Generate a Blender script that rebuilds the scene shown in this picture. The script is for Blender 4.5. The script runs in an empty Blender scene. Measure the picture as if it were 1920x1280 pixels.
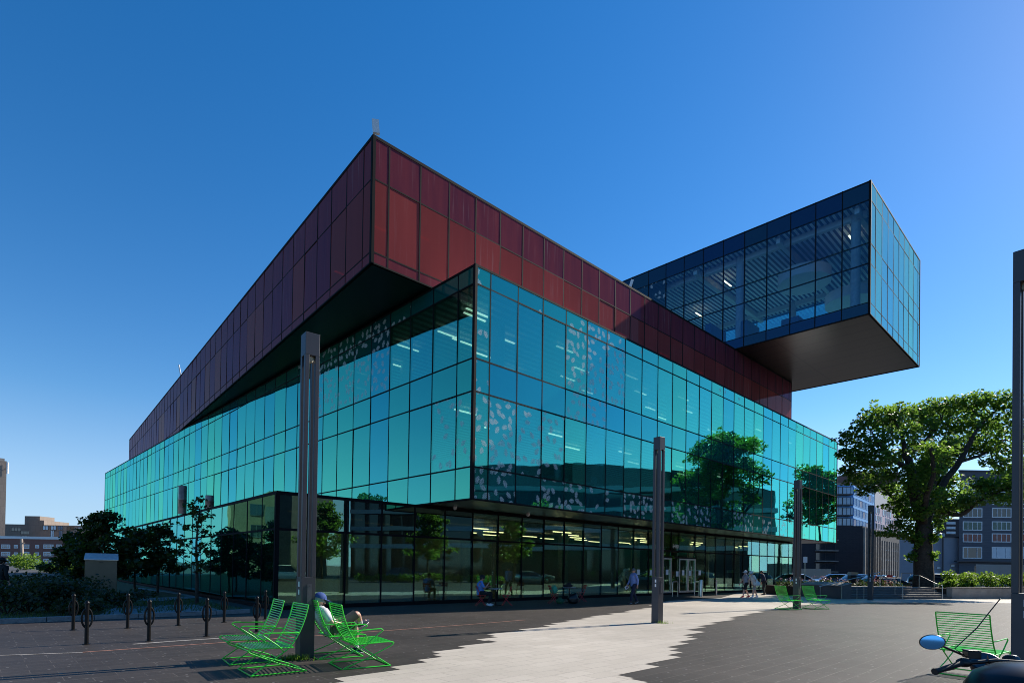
import bpy, bmesh, math, random
from mathutils import Vector, Matrix
PI = math.pi
rnd = random.Random(11)
S = bpy.context.scene
COL = S.collection

# ------------------------------------------------------------------ photo geometry (survey of the photograph)
F, CX, CY, PITCH, ROLL, EYE = 1063.01, 960.0, 1051.77, 0.0106, 0.0150, 1.65

def ray(x, y):
    dx, dy = x - CX, y - CY
    c, s = math.cos(ROLL), math.sin(ROLL)
    X, Y = dx * c + dy * s, -dx * s + dy * c
    r, u = X / F, -Y / F
    cp, sp = math.cos(PITCH), math.sin(PITCH)
    return Vector((r, cp - u * sp, sp + u * cp))

def gnd(x, y, z=0.0):
    """point of the horizontal plane z seen at pixel x, y of the photograph"""
    v = ray(x, y)
    return v * ((z - EYE) / v.z) + Vector((0, 0, EYE))

def at(x, y, D):
    """point at depth D seen at pixel x, y"""
    v = ray(x, y)
    return v * (D / v.y) + Vector((0, 0, EYE))

def onwall(x, y, p, d):
    v = ray(x, y)
    det = v.x * (-d.y) - (-d.x) * v.y
    t = (p.x * (-d.y) + d.x * p.y) / det
    s = (v.x * p.y - v.y * p.x) / det
    return s, v.z * t + EYE

def proj(P):
    x, y, z = P[0], P[1], P[2] - EYE
    cp, sp = math.cos(PITCH), math.sin(PITCH)
    d = y * cp + z * sp
    u = -y * sp + z * cp
    if d < 0.1:
        return None
    X, Y = F * x / d, -F * u / d
    c, s = math.cos(ROLL), math.sin(ROLL)
    return CX + X * c - Y * s, CY + X * s + Y * c

# ------------------------------------------------------------------ colours and materials
def lin(v):
    v /= 255.0
    return v / 12.92 if v <= 0.04045 else ((v + 0.055) / 1.055) ** 2.4

def rgb(r, g, b):
    return (lin(r), lin(g), lin(b), 1)

def newmat(name):
    m = bpy.data.materials.new(name)
    m.use_nodes = True
    nt = m.node_tree
    for n in list(nt.nodes):
        nt.nodes.remove(n)
    out = nt.nodes.new('ShaderNodeOutputMaterial')
    return m, nt, out

class NT:
    """tiny helper round a node tree"""
    def __init__(s, nt): s.nt = nt
    def n(s, t, **kw):
        n = s.nt.nodes.new(t)
        for k, v in kw.items():
            if k == 'ins':
                for a, b in v.items():
                    if isinstance(b, bpy.types.NodeSocket): s.nt.links.new(b, n.inputs[a])
                    else: n.inputs[a].default_value = b
            else: setattr(n, k, v)
        return n
    def math(s, op, a, b=0.0, c=0.0, clamp=False):
        n = s.nt.nodes.new('ShaderNodeMath'); n.operation = op; n.use_clamp = clamp
        for i, v in enumerate((a, b, c)):
            if isinstance(v, bpy.types.NodeSocket): s.nt.links.new(v, n.inputs[i])
            else: n.inputs[i].default_value = v
        return n.outputs[0]
    def mix(s, f, a, b, bt='MIX'):
        n = s.nt.nodes.new('ShaderNodeMix'); n.data_type = 'RGBA'; n.blend_type = bt
        for k, v in ((0, f), (6, a), (7, b)):
            if isinstance(v, bpy.types.NodeSocket): s.nt.links.new(v, n.inputs[k])
            else: n.inputs[k].default_value = v
        return n.outputs[2]
    def shmix(s, f, a, b):
        n = s.nt.nodes.new('ShaderNodeMixShader')
        if isinstance(f, bpy.types.NodeSocket): s.nt.links.new(f, n.inputs[0])
        else: n.inputs[0].default_value = f
        s.nt.links.new(a, n.inputs[1]); s.nt.links.new(b, n.inputs[2])
        return n.outputs[0]
    def noise(s, scale, detail=3.0, vec=None, rough=0.55):
        n = s.nt.nodes.new('ShaderNodeTexNoise')
        n.inputs['Scale'].default_value = scale; n.inputs['Detail'].default_value = detail
        n.inputs['Roughness'].default_value = rough
        if vec is not None: s.nt.links.new(vec, n.inputs['Vector'])
        return n.outputs['Fac']
    def ramp(s, f, stops):
        n = s.nt.nodes.new('ShaderNodeValToRGB')
        s.nt.links.new(f, n.inputs[0])
        e = n.color_ramp.elements
        while len(e) < len(stops): e.new(0.5)
        for i, (p, c) in enumerate(stops):
            e[i].position = p; e[i].color = c if len(c) == 4 else (*c, 1)
        return n.outputs[0]

def plain(name, col, rough=0.5, metal=0.0, var=0.12, scale=6.0, bump=0.0, spec=0.5, emis=0.0, coat=0.0):
    """principled paint, metal, stone ... with a little mottling"""
    m, nt, out = newmat(name)
    k = NT(nt)
    tc = k.n('ShaderNodeTexCoord').outputs['Object']
    p = k.n('ShaderNodeBsdfPrincipled')
    f = k.noise(scale, 4, tc)
    a = tuple(max(0, min(1, v * (1 - var))) for v in col[:3]) + (1,)
    b = tuple(max(0, min(1, v * (1 + var))) for v in col[:3]) + (1,)
    nt.links.new(k.ramp(f, [(0.3, a), (0.7, b)]), p.inputs['Base Color'])
    p.inputs['Roughness'].default_value = rough
    p.inputs['Metallic'].default_value = metal
    p.inputs['Specular IOR Level'].default_value = spec
    p.inputs['Coat Weight'].default_value = coat
    if emis:
        p.inputs['Emission Color'].default_value = col; p.inputs['Emission Strength'].default_value = emis
    if bump:
        bp = k.n('ShaderNodeBump', ins={'Strength': bump, 'Distance': 0.02, 'Height': k.noise(scale * 6, 4, tc)})
        nt.links.new(bp.outputs[0], p.inputs['Normal'])
    nt.links.new(p.outputs[0], out.inputs[0])
    return m

def facade_glass(name, refl, rbase, trans, body, rough=0.012, wav=0.25, streak=0.0, leafcol=(0.52, 0.60, 0.61), body2=None, rpow=4.0, rmax=1.0):
    """curtain wall pane: mirror coat over tinted clear glass, printed frit (face attributes opac, leaf, tint)"""
    m, nt, out = newmat(name)
    k = NT(nt)
    op = k.n('ShaderNodeAttribute', attribute_name='opac').outputs['Fac']
    lf = k.n('ShaderNodeAttribute', attribute_name='leaf').outputs['Fac']
    ti = k.n('ShaderNodeAttribute', attribute_name='tint').outputs['Fac']
    uv = k.n('ShaderNodeUVMap', uv_map='UVMap').outputs[0]
    geo = k.n('ShaderNodeNewGeometry')
    # slight roller-wave and pillow distortion of real panes
    wv = k.n('ShaderNodeMapping', ins={'Vector': uv, 'Scale': (0.55, 0.8, 1)}).outputs[0]
    wob = k.n('ShaderNodeCombineXYZ', ins={0: k.math('MULTIPLY', ti, 7.0)}).outputs[0]
    wadd = k.n('ShaderNodeVectorMath', operation='ADD', ins={0: wv, 1: wob}).outputs[0]
    bp = k.n('ShaderNodeBump', ins={'Strength': wav, 'Distance': 0.01, 'Height': k.noise(1.0, 1, wadd)})
    g = k.n('ShaderNodeBsdfGlossy', ins={'Roughness': rough, 'Normal': bp.outputs[0]})
    rb = tuple(v * 0.62 for v in refl) + (1,)
    rcol = k.mix(ti, (*refl, 1), (refl[0] * 0.6, refl[1] * 0.78, min(1, refl[2] * 1.25), 1))
    nt.links.new(rcol, g.inputs['Color'])
    tr = k.n('ShaderNodeBsdfTransparent', ins={'Color': (*trans, 1)})
    b2 = body2 or (body[0] * 0.7, body[1] * 0.75, body[2] * 1.25)
    bc = k.mix(ti, (*body, 1), (*b2, 1))
    if streak:
        mp = k.n('ShaderNodeMapping', ins={'Vector': uv, 'Scale': (9, 0.35, 1)}).outputs[0]
        st = k.ramp(k.noise(1.0, 5, mp), [(0.56, (0, 0, 0)), (0.82, (1, 1, 1))])
        bc = k.mix(k.math('MULTIPLY', st, k.math('MULTIPLY', k.math('FRACT', k.math('MULTIPLY', ti, 37.0)), streak)), bc, (0.45, 0.36, 0.36, 1))
        mp2 = k.n('ShaderNodeMapping', ins={'Vector': uv, 'Scale': (2.2, 0.25, 1)}).outputs[0]
        st2 = k.noise(1.0, 3, mp2)
        bc = k.mix(k.math('MULTIPLY', st2, 0.5), bc, (body[0] * 1.5, body[1] * 1.5, body[2] * 1.5, 1))
    df = k.n('ShaderNodeBsdfDiffuse', ins={'Color': bc})
    base = k.shmix(op, tr.outputs[0], df.outputs[0])
    lw = k.n('ShaderNodeLayerWeight', ins={'Blend': 0.5}).outputs['Facing']
    fac = k.math('MULTIPLY_ADD', k.math('POWER', lw, rpow), rmax - rbase, rbase, True)
    sh = k.shmix(fac, base, g.outputs[0])
    # leaf frit: one leaf per cell, turned at random
    vo = k.n('ShaderNodeTexVoronoi', voronoi_dimensions='2D', feature='F1', ins={'Vector': uv, 'Scale': 2.6, 'Randomness': 0.85})
    sv = k.n('ShaderNodeVectorMath', operation='SCALE', ins={0: uv, 3: 2.6}).outputs[0]
    pv = k.n('ShaderNodeVectorMath', operation='SCALE', ins={0: vo.outputs['Position'], 3: 2.6}).outputs[0]
    dl = k.n('ShaderNodeVectorMath', operation='SUBTRACT', ins={0: sv, 1: pv}).outputs[0]
    sc = k.n('ShaderNodeSeparateColor', ins={0: vo.outputs['Color']})
    rot = k.n('ShaderNodeVectorRotate', rotation_type='Z_AXIS', ins={'Vector': dl, 'Angle': k.math('MULTIPLY', sc.outputs[0], 6.28)}).outputs[0]
    sp = k.n('ShaderNodeSeparateXYZ', ins={0: rot})
    ax = k.math('DIVIDE', sp.outputs[0], 0.48)
    lobes = k.math('MULTIPLY_ADD', k.math('SINE', k.math('MULTIPLY', sp.outputs[0], 36.0)), 0.085, 0.24)
    half = k.math('MULTIPLY', lobes, k.math('SUBTRACT', 1.0, k.math('MULTIPLY', ax, ax)))
    ins = k.math('GREATER_THAN', k.math('SUBTRACT', half, k.math('ABSOLUTE', sp.outputs[1])), 0.0)
    vein = k.math('GREATER_THAN', k.math('ABSOLUTE', sp.outputs[1]), 0.014)
    keep = k.math('LESS_THAN', sc.outputs[1], lf)
    mott = k.math('MULTIPLY_ADD', k.noise(16.0, 2, uv), 1.3, -0.08, True)
    lm = k.math('MULTIPLY', k.math('MULTIPLY', ins, vein), k.math('MULTIPLY', keep, mott))
    ld = k.n('ShaderNodeBsdfDiffuse', ins={'Color': (*leafcol, 1)})
    sh = k.shmix(lm, sh, ld.outputs[0])
    nt.links.new(sh, out.inputs[0])
    return m

def pane_glass(name, refl, rbase, trans, rough=0.02):
    m, nt, out = newmat(name)
    k = NT(nt)
    g = k.n('ShaderNodeBsdfGlossy', ins={'Roughness': rough, 'Color': (*refl, 1)})
    tr = k.n('ShaderNodeBsdfTransparent', ins={'Color': (*trans, 1)})
    lw = k.n('ShaderNodeLayerWeight', ins={'Blend': 0.5}).outputs['Facing']
    fac = k.math('MULTIPLY_ADD', k.math('POWER', lw, 4.0), 1 - rbase, rbase, True)
    nt.links.new(k.shmix(fac, tr.outputs[0], g.outputs[0]), out.inputs[0])
    return m

def paving(name, c1, c2, mortar, bw, bh, msize, rot, rough=0.75, grain=0.25, stain=0.25, bias=0.0):
    m, nt, out = newmat(name)
    k = NT(nt)
    tc = k.n('ShaderNodeTexCoord').outputs['Object']
    mp = k.n('ShaderNodeMapping', ins={'Vector': tc, 'Rotation': (0, 0, rot)}).outputs[0]
    br = k.n('ShaderNodeTexBrick', offset=0.5, ins={'Vector': mp, 'Color1': (*c1, 1), 'Color2': (*c2, 1), 'Mortar': (*mortar, 1), 'Scale': 1.0,
             'Mortar Size': msize, 'Mortar Smooth': 0.2, 'Bias': bias, 'Brick Width': bw, 'Row Height': bh})
    gr = k.noise(60.0, 3, tc, 0.7)
    vis = k.ramp(k.noise(1.3, 4, tc), [(0.42, (0, 0, 0)), (0.62, (1, 1, 1))])      # joints worn and filled unevenly
    base = k.mix(k.math('MULTIPLY', br.outputs[1], k.math('MULTIPLY_ADD', vis, -0.55, 0.6)), br.outputs[0], (*c1, 1))
    lrg = k.noise(0.12, 3, tc)
    base = k.mix(0.55, base, k.ramp(lrg, [(0.3, (0.55, 0.55, 0.55)), (0.7, (1.35, 1.35, 1.35))]), 'MULTIPLY')
    col = k.mix(k.math('MULTIPLY', k.ramp(gr, [(0.35, (0, 0, 0)), (0.75, (1, 1, 1))]), grain), base, tuple(min(1, v * 2.4) for v in c1) + (1,))
    stn = k.ramp(k.noise(0.35, 5, tc, 0.65), [(0.35, (1, 1, 1)), (0.65, (0, 0, 0))])
    col = k.mix(k.math('MULTIPLY', stn, stain), col, tuple(v * 0.45 for v in c1) + (1,))
    spk = k.ramp(k.noise(140.0, 1, tc), [(0.70, (0, 0, 0)), (0.76, (1, 1, 1))])
    col = k.mix(k.math('MULTIPLY', spk, grain * 0.8), col, tuple(min(1, v * 4 + 0.05) for v in c1) + (1,))
    # old chewing gum and dried spills
    vg = k.n('ShaderNodeTexVoronoi', voronoi_dimensions='2D', ins={'Vector': tc, 'Scale': 2.3})
    gum = k.math('LESS_THAN', vg.outputs['Distance'], 0.045)
    col = k.mix(k.math('MULTIPLY', gum, 0.35), col, (0.28, 0.27, 0.26, 1))
    p = k.n('ShaderNodeBsdfPrincipled', ins={'Base Color': col, 'Roughness': rough, 'Specular IOR Level': 0.22})
    bp = k.n('ShaderNodeBump', ins={'Strength': 0.35, 'Distance': 0.006, 'Height': k.math('ADD', gr, k.math('MULTIPLY', br.outputs[1], -1.2))})
    nt.links.new(bp.outputs[0], p.inputs['Normal'])
    nt.links.new(p.outputs[0], out.inputs[0])
    return m

def leafmat(name, c1, c2, trans=0.45, rough=0.5, tcol=None):
    m, nt, out = newmat(name)
    k = NT(nt)
    oi = k.n('ShaderNodeAttribute', attribute_name='tint').outputs['Fac']
    col = k.mix(oi, (*c1, 1), (*c2, 1))
    p = k.n('ShaderNodeBsdfPrincipled', ins={'Base Color': col, 'Roughness': rough, 'Specular IOR Level': 0.4})
    t = k.n('ShaderNodeBsdfTranslucent')
    tc = tcol or (c2[0] * 2.2, c2[1] * 2.2, c2[2] * 0.9)
    nt.links.new(k.mix(oi, (tc[0] * 0.7, tc[1] * 0.75, tc[2] * 0.8, 1), (*tc, 1)), t.inputs[0])
    nt.links.new(k.shmix(trans, p.outputs[0], t.outputs[0]), out.inputs[0])
    return m

def brickmat(name, c1, c2, mortar, bw=0.24, bh=0.08, ms=0.01, rough=0.85):
    m, nt, out = newmat(name)
    k = NT(nt)
    uv = k.n('ShaderNodeTexCoord').outputs['Object']
    sp = k.n('ShaderNodeSeparateXYZ', ins={0: uv})
    v = k.n('ShaderNodeCombineXYZ', ins={0: k.math('ADD', sp.outputs[0], sp.outputs[1]), 1: sp.outputs[2]}).outputs[0]
    br = k.n('ShaderNodeTexBrick', ins={'Vector': v, 'Color1': (*c1, 1), 'Color2': (*c2, 1), 'Mortar': (*mortar, 1), 'Scale': 1.0, 'Mortar Size': ms, 'Brick Width': bw, 'Row Height': bh})
    col = k.mix(k.math('MULTIPLY', k.noise(0.5, 4, uv), 0.5), br.outputs[0], tuple(x * 0.6 for x in c1) + (1,))
    p = k.n('ShaderNodeBsdfPrincipled', ins={'Base Color': col, 'Roughness': rough})
    nt.links.new(p.outputs[0], out.inputs[0])
    return m

M = {}
M['black_metal'] = plain('black powder coated metal', (0.004, 0.004, 0.0045, 1), 0.4, spec=0.25)
M['charcoal'] = plain('charcoal coated aluminium', (0.045, 0.045, 0.052, 1), 0.45, 0.1, 0.1, 3)
M['charcoal_dark'] = plain('dark charcoal lining', (0.02, 0.02, 0.024, 1), 0.5)
M['mullion'] = plain('dark anodised mullion', (0.005, 0.005, 0.006, 1), 0.75, 0.0, spec=0.15)
M['soffit_black'] = plain('black metal soffit', (0.006, 0.006, 0.007, 1), 0.35)
M['soffit_grey'] = plain('grey metal soffit', (0.10, 0.095, 0.085, 1), 0.3, 0.5)
M['steel'] = plain('brushed stainless steel', (0.55, 0.54, 0.52, 1), 0.28, 0.9, 0.06, 20)
M['chrome'] = plain('polished chrome', (0.75, 0.75, 0.76, 1), 0.08, 1.0, 0.02)
M['steel_bright'] = plain('satin door frame', (0.5, 0.48, 0.46, 1), 0.35, 0.7)
M['green_paint'] = plain('bright green enamel', (0.05, 0.62, 0.04, 1), 0.35, 0.0, 0.06, 10, coat=0.3)
M['red_paint'] = plain('red enamel', (0.52, 0.018, 0.02, 1), 0.35, 0, 0.08, 10)
M['white_paint'] = plain('white paint', (0.75, 0.75, 0.74, 1), 0.5, 0, 0.05)
M['off_white'] = plain('off white render', (0.62, 0.60, 0.57, 1), 0.8, 0, 0.06, 0.6)
M['concrete'] = plain('weathered concrete', (0.30, 0.28, 0.25, 1), 0.85, 0, 0.2, 1.2, 0.2)
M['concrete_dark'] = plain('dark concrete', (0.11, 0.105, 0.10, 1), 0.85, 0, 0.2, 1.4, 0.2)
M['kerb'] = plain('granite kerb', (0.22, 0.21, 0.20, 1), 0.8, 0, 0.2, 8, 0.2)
M['asphalt'] = plain('street asphalt', (0.055, 0.055, 0.058, 1), 0.85, 0, 0.25, 4, 0.3)
M['interior_white'] = plain('interior white plaster', (0.62, 0.62, 0.60, 1), 0.8, 0, 0.04)
M['interior_dark'] = plain('interior dark wall', (0.30, 0.29, 0.26, 1), 0.8)
M['interior_floor'] = plain('interior carpet', (0.28, 0.28, 0.27, 1), 0.9)
M['column'] = plain('interior column concrete', (0.42, 0.41, 0.38, 1), 0.8)
M['lamp'] = plain('warm linear lamp', (1.0, 0.74, 0.44, 1), 0.5, 0, 0.0, emis=3.2)
M['rubber'] = plain('black rubber', (0.012, 0.012, 0.012, 1), 0.7)
M['gloss_black'] = plain('gloss black lacquer', (0.006, 0.006, 0.007, 1), 0.30, 0, 0.05, spec=0.35)
M['satin_black'] = plain('satin black plastic', (0.010, 0.010, 0.011, 1), 0.38)
M['mirror_glass'] = plain('mirror glass with painted sky blue', (0.10, 0.36, 0.72, 1), 0.03, 1.0, 0.02)  # blue base colour paints the sky's reflection into the mirror
M['wood_pole'] = plain('weathered timber', (0.36, 0.29, 0.23, 1), 0.85, 0, 0.25, 5)
M['bark'] = plain('dark tree bark', (0.045, 0.034, 0.025, 1), 0.9, 0, 0.55, 7, 1.0)
M['soil'] = plain('planting soil', (0.03, 0.022, 0.016, 1), 0.95, 0, 0.3, 6, 0.3)
M['paper'] = plain('paper notice', (0.75, 0.76, 0.76, 1), 0.7)
M['orange'] = plain('orange plastic', (0.62, 0.20, 0.04, 1), 0.5)
M['stripe_orange'] = plain('rusty orange inlay', (0.24, 0.115, 0.08, 1), 0.7, 0, 0.4, 8)
M['stripe_pale'] = plain('pale concrete inlay', (0.30, 0.28, 0.26, 1), 0.8, 0, 0.3, 5)
M['skin'] = plain('skin', (0.52, 0.27, 0.18, 1), 0.5, 0, 0.08, 12)
M['skin_light'] = plain('fair skin', (0.62, 0.36, 0.27, 1), 0.5, 0, 0.08, 12)
M['hair_grey'] = plain('grey hair', (0.26, 0.25, 0.24, 1), 0.7, 0, 0.2, 30)
M['hair_dark'] = plain('dark hair', (0.02, 0.016, 0.014, 1), 0.6, 0, 0.2, 30)
M['cloth_blue'] = plain('light blue shirt cloth', (0.20, 0.27, 0.52, 1), 0.85, 0, 0.12, 9)
M['cloth_bright_blue'] = plain('blue shirt cloth', (0.10, 0.26, 0.62, 1), 0.85, 0, 0.12, 9)
M['cloth_navy'] = plain('navy cloth', (0.012, 0.018, 0.045, 1), 0.85, 0, 0.15, 9)
M['cloth_capblue'] = plain('blue cap cloth', (0.02, 0.06, 0.22, 1), 0.8, 0, 0.12, 9)
M['cloth_grey'] = plain('grey t-shirt cloth', (0.30, 0.30, 0.33, 1), 0.85, 0, 0.12, 9)
M['cloth_lightgrey'] = plain('light grey t-shirt cloth', (0.55, 0.55, 0.58, 1), 0.85, 0, 0.12, 9)
M['cloth_black'] = plain('black cloth', (0.010, 0.010, 0.011, 1), 0.85)
M['cloth_khaki'] = plain('khaki cloth', (0.45, 0.36, 0.28, 1), 0.85, 0, 0.12, 9)
M['cloth_olive'] = plain('olive cloth', (0.09, 0.08, 0.06, 1), 0.85, 0, 0.12, 9)
M['cloth_white'] = plain('white cloth', (0.70, 0.68, 0.66, 1), 0.85, 0, 0.06, 9)
M['cloth_cream'] = plain('cream cloth', (0.76, 0.71, 0.63, 1), 0.85, 0, 0.06, 9)
M['cloth_red'] = plain('red cloth', (0.5, 0.03, 0.03, 1), 0.8)
M['cloth_green'] = plain('green bag cloth', (0.05, 0.32, 0.18, 1), 0.7, 0, 0.3, 9)
M['silver_car'] = plain('silver car paint', (0.55, 0.56, 0.58, 1), 0.22, 0.6, 0.03, coat=0.6)
M['black_car'] = plain('black car paint', (0.010, 0.011, 0.014, 1), 0.15, 0, 0.03, coat=0.8)
M['white_car'] = plain('white car paint', (0.72, 0.73, 0.74, 1), 0.25, 0, 0.03, coat=0.6)
M['blue_car'] = plain('dark blue car paint', (0.02, 0.035, 0.10, 1), 0.2, 0, 0.03, coat=0.7)
M['car_glass'] = plain('dark car glass', (0.012, 0.015, 0.018, 1), 0.05, 0, 0.0, spec=0.8)
M['red_lens'] = plain('red lamp lens', (0.6, 0.01, 0.01, 1), 0.2)
M['clear_lens'] = plain('clear lamp lens', (0.7, 0.72, 0.75, 1), 0.1)
M['kiosk'] = plain('bronze coated steel', (0.17, 0.135, 0.09, 1), 0.4, 0.5, 0.08, 2)
M['vent'] = plain('weathered copper vent', (0.26, 0.17, 0.14, 1), 0.35, 0.6, 0.3, 4)
M['window_dark'] = plain('dark window glass', (0.02, 0.026, 0.032, 1), 0.06, 0, 0.0, spec=0.9)
M['curtain_green'] = plain('green curtain behind glass', (0.05, 0.12, 0.09, 1), 0.2, 0, 0.3, 1.5)
M['curtain_red'] = plain('red curtain behind glass', (0.20, 0.035, 0.03, 1), 0.2, 0, 0.3, 1.5)
M['window_sky'] = plain('blue grey window glass', (0.22, 0.32, 0.44, 1), 0.08, 0.3, 0.1, 0.5)
M['blue_panel'] = plain('bright blue spandrel', (0.06, 0.24, 0.55, 1), 0.3, 0.2, 0.1, 0.3)
M['brick_red'] = brickmat('red brick', (0.30, 0.105, 0.07), (0.23, 0.08, 0.055), (0.25, 0.2, 0.17))
M['brick_dark'] = brickmat('dark grey brick', (0.035, 0.036, 0.045), (0.025, 0.026, 0.034), (0.055, 0.055, 0.06), 0.6, 0.2, 0.02)
M['siding'] = brickmat('grey fibre cement siding', (0.125, 0.13, 0.15), (0.105, 0.11, 0.13), (0.07, 0.07, 0.085), 3.0, 0.35, 0.02)
M['concrete_board'] = brickmat('board marked concrete', (0.32, 0.255, 0.205), (0.28, 0.225, 0.18), (0.19, 0.155, 0.13), 2.2, 2.8, 0.05)
M['leaf_big'] = leafmat('sycamore leaf', (0.024, 0.058, 0.010), (0.072, 0.145, 0.020), 0.48, 0.42, (0.28, 0.48, 0.055))
M['leaf_dark'] = leafmat('dark young leaf', (0.018, 0.034, 0.010), (0.05, 0.075, 0.018), 0.4, 0.5)
M['leaf_fresh'] = leafmat('fresh hedge leaf', (0.06, 0.12, 0.015), (0.13, 0.22, 0.025), 0.4, 0.5, (0.30, 0.48, 0.05))
M['leaf_shrub'] = leafmat('dark shrub leaf', (0.018, 0.028, 0.012), (0.04, 0.06, 0.025), 0.3, 0.5)
M['flower'] = leafmat('lavender flower', (0.14, 0.09, 0.26), (0.26, 0.17, 0.36), 0.3, 0.7)
M['grass'] = leafmat('lawn grass', (0.03, 0.06, 0.012), (0.06, 0.10, 0.02), 0.3, 0.6)
AX = 0.8125
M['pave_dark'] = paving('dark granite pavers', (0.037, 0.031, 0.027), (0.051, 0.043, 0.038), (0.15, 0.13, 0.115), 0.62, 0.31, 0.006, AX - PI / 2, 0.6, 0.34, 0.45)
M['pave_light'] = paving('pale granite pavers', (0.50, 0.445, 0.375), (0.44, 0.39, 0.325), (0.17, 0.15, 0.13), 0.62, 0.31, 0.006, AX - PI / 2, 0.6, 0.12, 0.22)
M['path'] = plain('concrete path', (0.20, 0.20, 0.20, 1), 0.8, 0, 0.15, 2)
M['lawn'] = plain('lawn', (0.035, 0.06, 0.016, 1), 0.95, 0, 0.35, 5, 0.5)

# ------------------------------------------------------------------ mesh builder
class MB:
    def __init__(s):
        s.v = []; s.f = []; s.m = []; s.uv = {}; s.at = {}
    def face(s, idx, mat=0):
        s.f.append(idx); s.m.append(mat); return len(s.f) - 1
    def add(s, pts):
        b = len(s.v); s.v.extend([tuple(p) for p in pts]); return b
    def quad(s, a, b, c, d, mat=0):
        i = s.add([a, b, c, d]); s.face((i, i + 1, i + 2, i + 3), mat)
    def box(s, c, size, rot=None, mat=0):
        hx, hy, hz = size[0] / 2, size[1] / 2, size[2] / 2
        P = [Vector((x, y, z)) for z in (-hz, hz) for y in (-hy, hy) for x in (-hx, hx)]
        if rot is not None:
            Mx = rot if isinstance(rot, Matrix) else Matrix.Rotation(rot, 3, 'Z')
            P = [Mx @ p for p in P]
        c = Vector(c)
        i = s.add([p + c for p in P])
        for q in ((0, 2, 3, 1), (4, 5, 7, 6), (0, 1, 5, 4), (2, 6, 7, 3), (0, 4, 6, 2), (1, 3, 7, 5)):
            s.face(tuple(i + k for k in q), mat)
        return s
    def bar(s, a, b, w, h, mat=0, up=Vector((0, 0, 1))):
        a, b = Vector(a), Vector(b)
        d = (b - a); L = d.length
        if L < 1e-6: return s
        d /= L
        if abs(d.dot(up)) > 0.98: up = Vector((1, 0, 0))
        sx = d.cross(up).normalized(); uz = sx.cross(d)
        i = s.add([p + sx * x * w / 2 + uz * z * h / 2 for p in (a, b) for x, z in ((-1, -1), (1, -1), (1, 1), (-1, 1))])
        for q in ((0, 3, 2, 1), (4, 5, 6, 7), (0, 1, 5, 4), (1, 2, 6, 5), (2, 3, 7, 6), (3, 0, 4, 7)):
            s.face(tuple(i + k for k in q), mat)
        return s
    def tube(s, pts, r, seg=6, mat=0, cap=True):
        pts = [Vector(p) for p in pts]
        n = len(pts)
        rs = r if isinstance(r, (list, tuple)) else [r] * n
        rings = []
        pu = None
        for k in range(n):
            d = (pts[min(k + 1, n - 1)] - pts[max(k - 1, 0)])
            if d.length < 1e-9: d = Vector((0, 0, 1))
            d.normalize()
            if pu is None:
                up = Vector((0, 0, 1)) if abs(d.z) < 0.9 else Vector((1, 0, 0))
                pu = d.cross(up).normalized()
            pu = (pu - d * pu.dot(d)).normalized()
            w = d.cross(pu)
            rings.append(s.add([pts[k] + (pu * math.cos(2 * PI * j / seg) + w * math.sin(2 * PI * j / seg)) * rs[k] for j in range(seg)]))
        for k in range(n - 1):
            a, b = rings[k], rings[k + 1]
            for j in range(seg):
                s.face((a + j, a + (j + 1) % seg, b + (j + 1) % seg, b + j), mat)
        if cap:
            s.face(tuple(rings[0] + j for j in reversed(range(seg))), mat)
            s.face(tuple(rings[-1] + j for j in range(seg)), mat)
        return s
    def lathe(s, prof, seg=16, c=(0, 0, 0), rot=None, mat=0):
        c = Vector(c); rings = []
        for r, z in prof:
            P = [Vector((r * math.cos(2 * PI * j / seg), r * math.sin(2 * PI * j / seg), z)) for j in range(seg)]
            if rot is not None: P = [rot @ p for p in P]
            rings.append(s.add([p + c for p in P]))
        for k in range(len(prof) - 1):
            a, b = rings[k], rings[k + 1]
            for j in range(seg):
                s.face((a + j, a + (j + 1) % seg, b + (j + 1) % seg, b + j), mat)
        s.face(tuple(rings[0] + j for j in reversed(range(seg))), mat)
        s.face(tuple(rings[-1] + j for j in range(seg)), mat)
        return s
    def prism(s, poly, z0, z1, mat=0, top=None, bot=None):
        n = len(poly)
        ar = sum(poly[i][0] * poly[(i + 1) % n][1] - poly[(i + 1) % n][0] * poly[i][1] for i in range(n))
        if ar < 0: poly = list(reversed(poly))
        a = s.add([(p[0], p[1], z0) for p in poly]); b = s.add([(p[0], p[1], z1) for p in poly])
        for i in range(n):
            j = (i + 1) % n
            s.face((a + i, a + j, b + j, b + i), mat)
        s.face(tuple(b + i for i in range(n)), mat if top is None else top)
        s.face(tuple(a + i for i in reversed(range(n))), mat if bot is None else bot)
        return s
    def extrude_y(s, poly, y0, y1, mat=0):
        """polygon in x,z extruded along y"""
        n = len(poly)
        ar = sum(poly[i][0] * poly[(i + 1) % n][1] - poly[(i + 1) % n][0] * poly[i][1] for i in range(n))
        if ar < 0: poly = list(reversed(poly))
        a = s.add([(p[0], y0, p[1]) for p in poly]); b = s.add([(p[0], y1, p[1]) for p in poly])
        for i in range(n):
            j = (i + 1) % n
            s.face((a + i, a + j, b + j, b + i), mat)
        s.face(tuple(a + i for i in range(n)), mat)
        s.face(tuple(b + i for i in reversed(range(n))), mat)
        return s
    def ball(s, c, r, seg=12, rings=8, mat=0, rot=None):
        rx, ry, rz = r if isinstance(r, (list, tuple)) else (r, r, r)
        c = Vector(c); prev = None
        for k in range(rings + 1):
            t = PI * k / rings
            P = [Vector((rx * math.sin(t) * math.cos(2 * PI * j / seg), ry * math.sin(t) * math.sin(2 * PI * j / seg), -rz * math.cos(t))) for j in range(seg)]
            if rot is not None: P = [rot @ p for p in P]
            cur = s.add([p + c for p in P])
            if prev is not None:
                for j in range(seg):
                    s.face((prev + j, prev + (j + 1) % seg, cur + (j + 1) % seg, cur + j), mat)
            prev = cur
        return s
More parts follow.
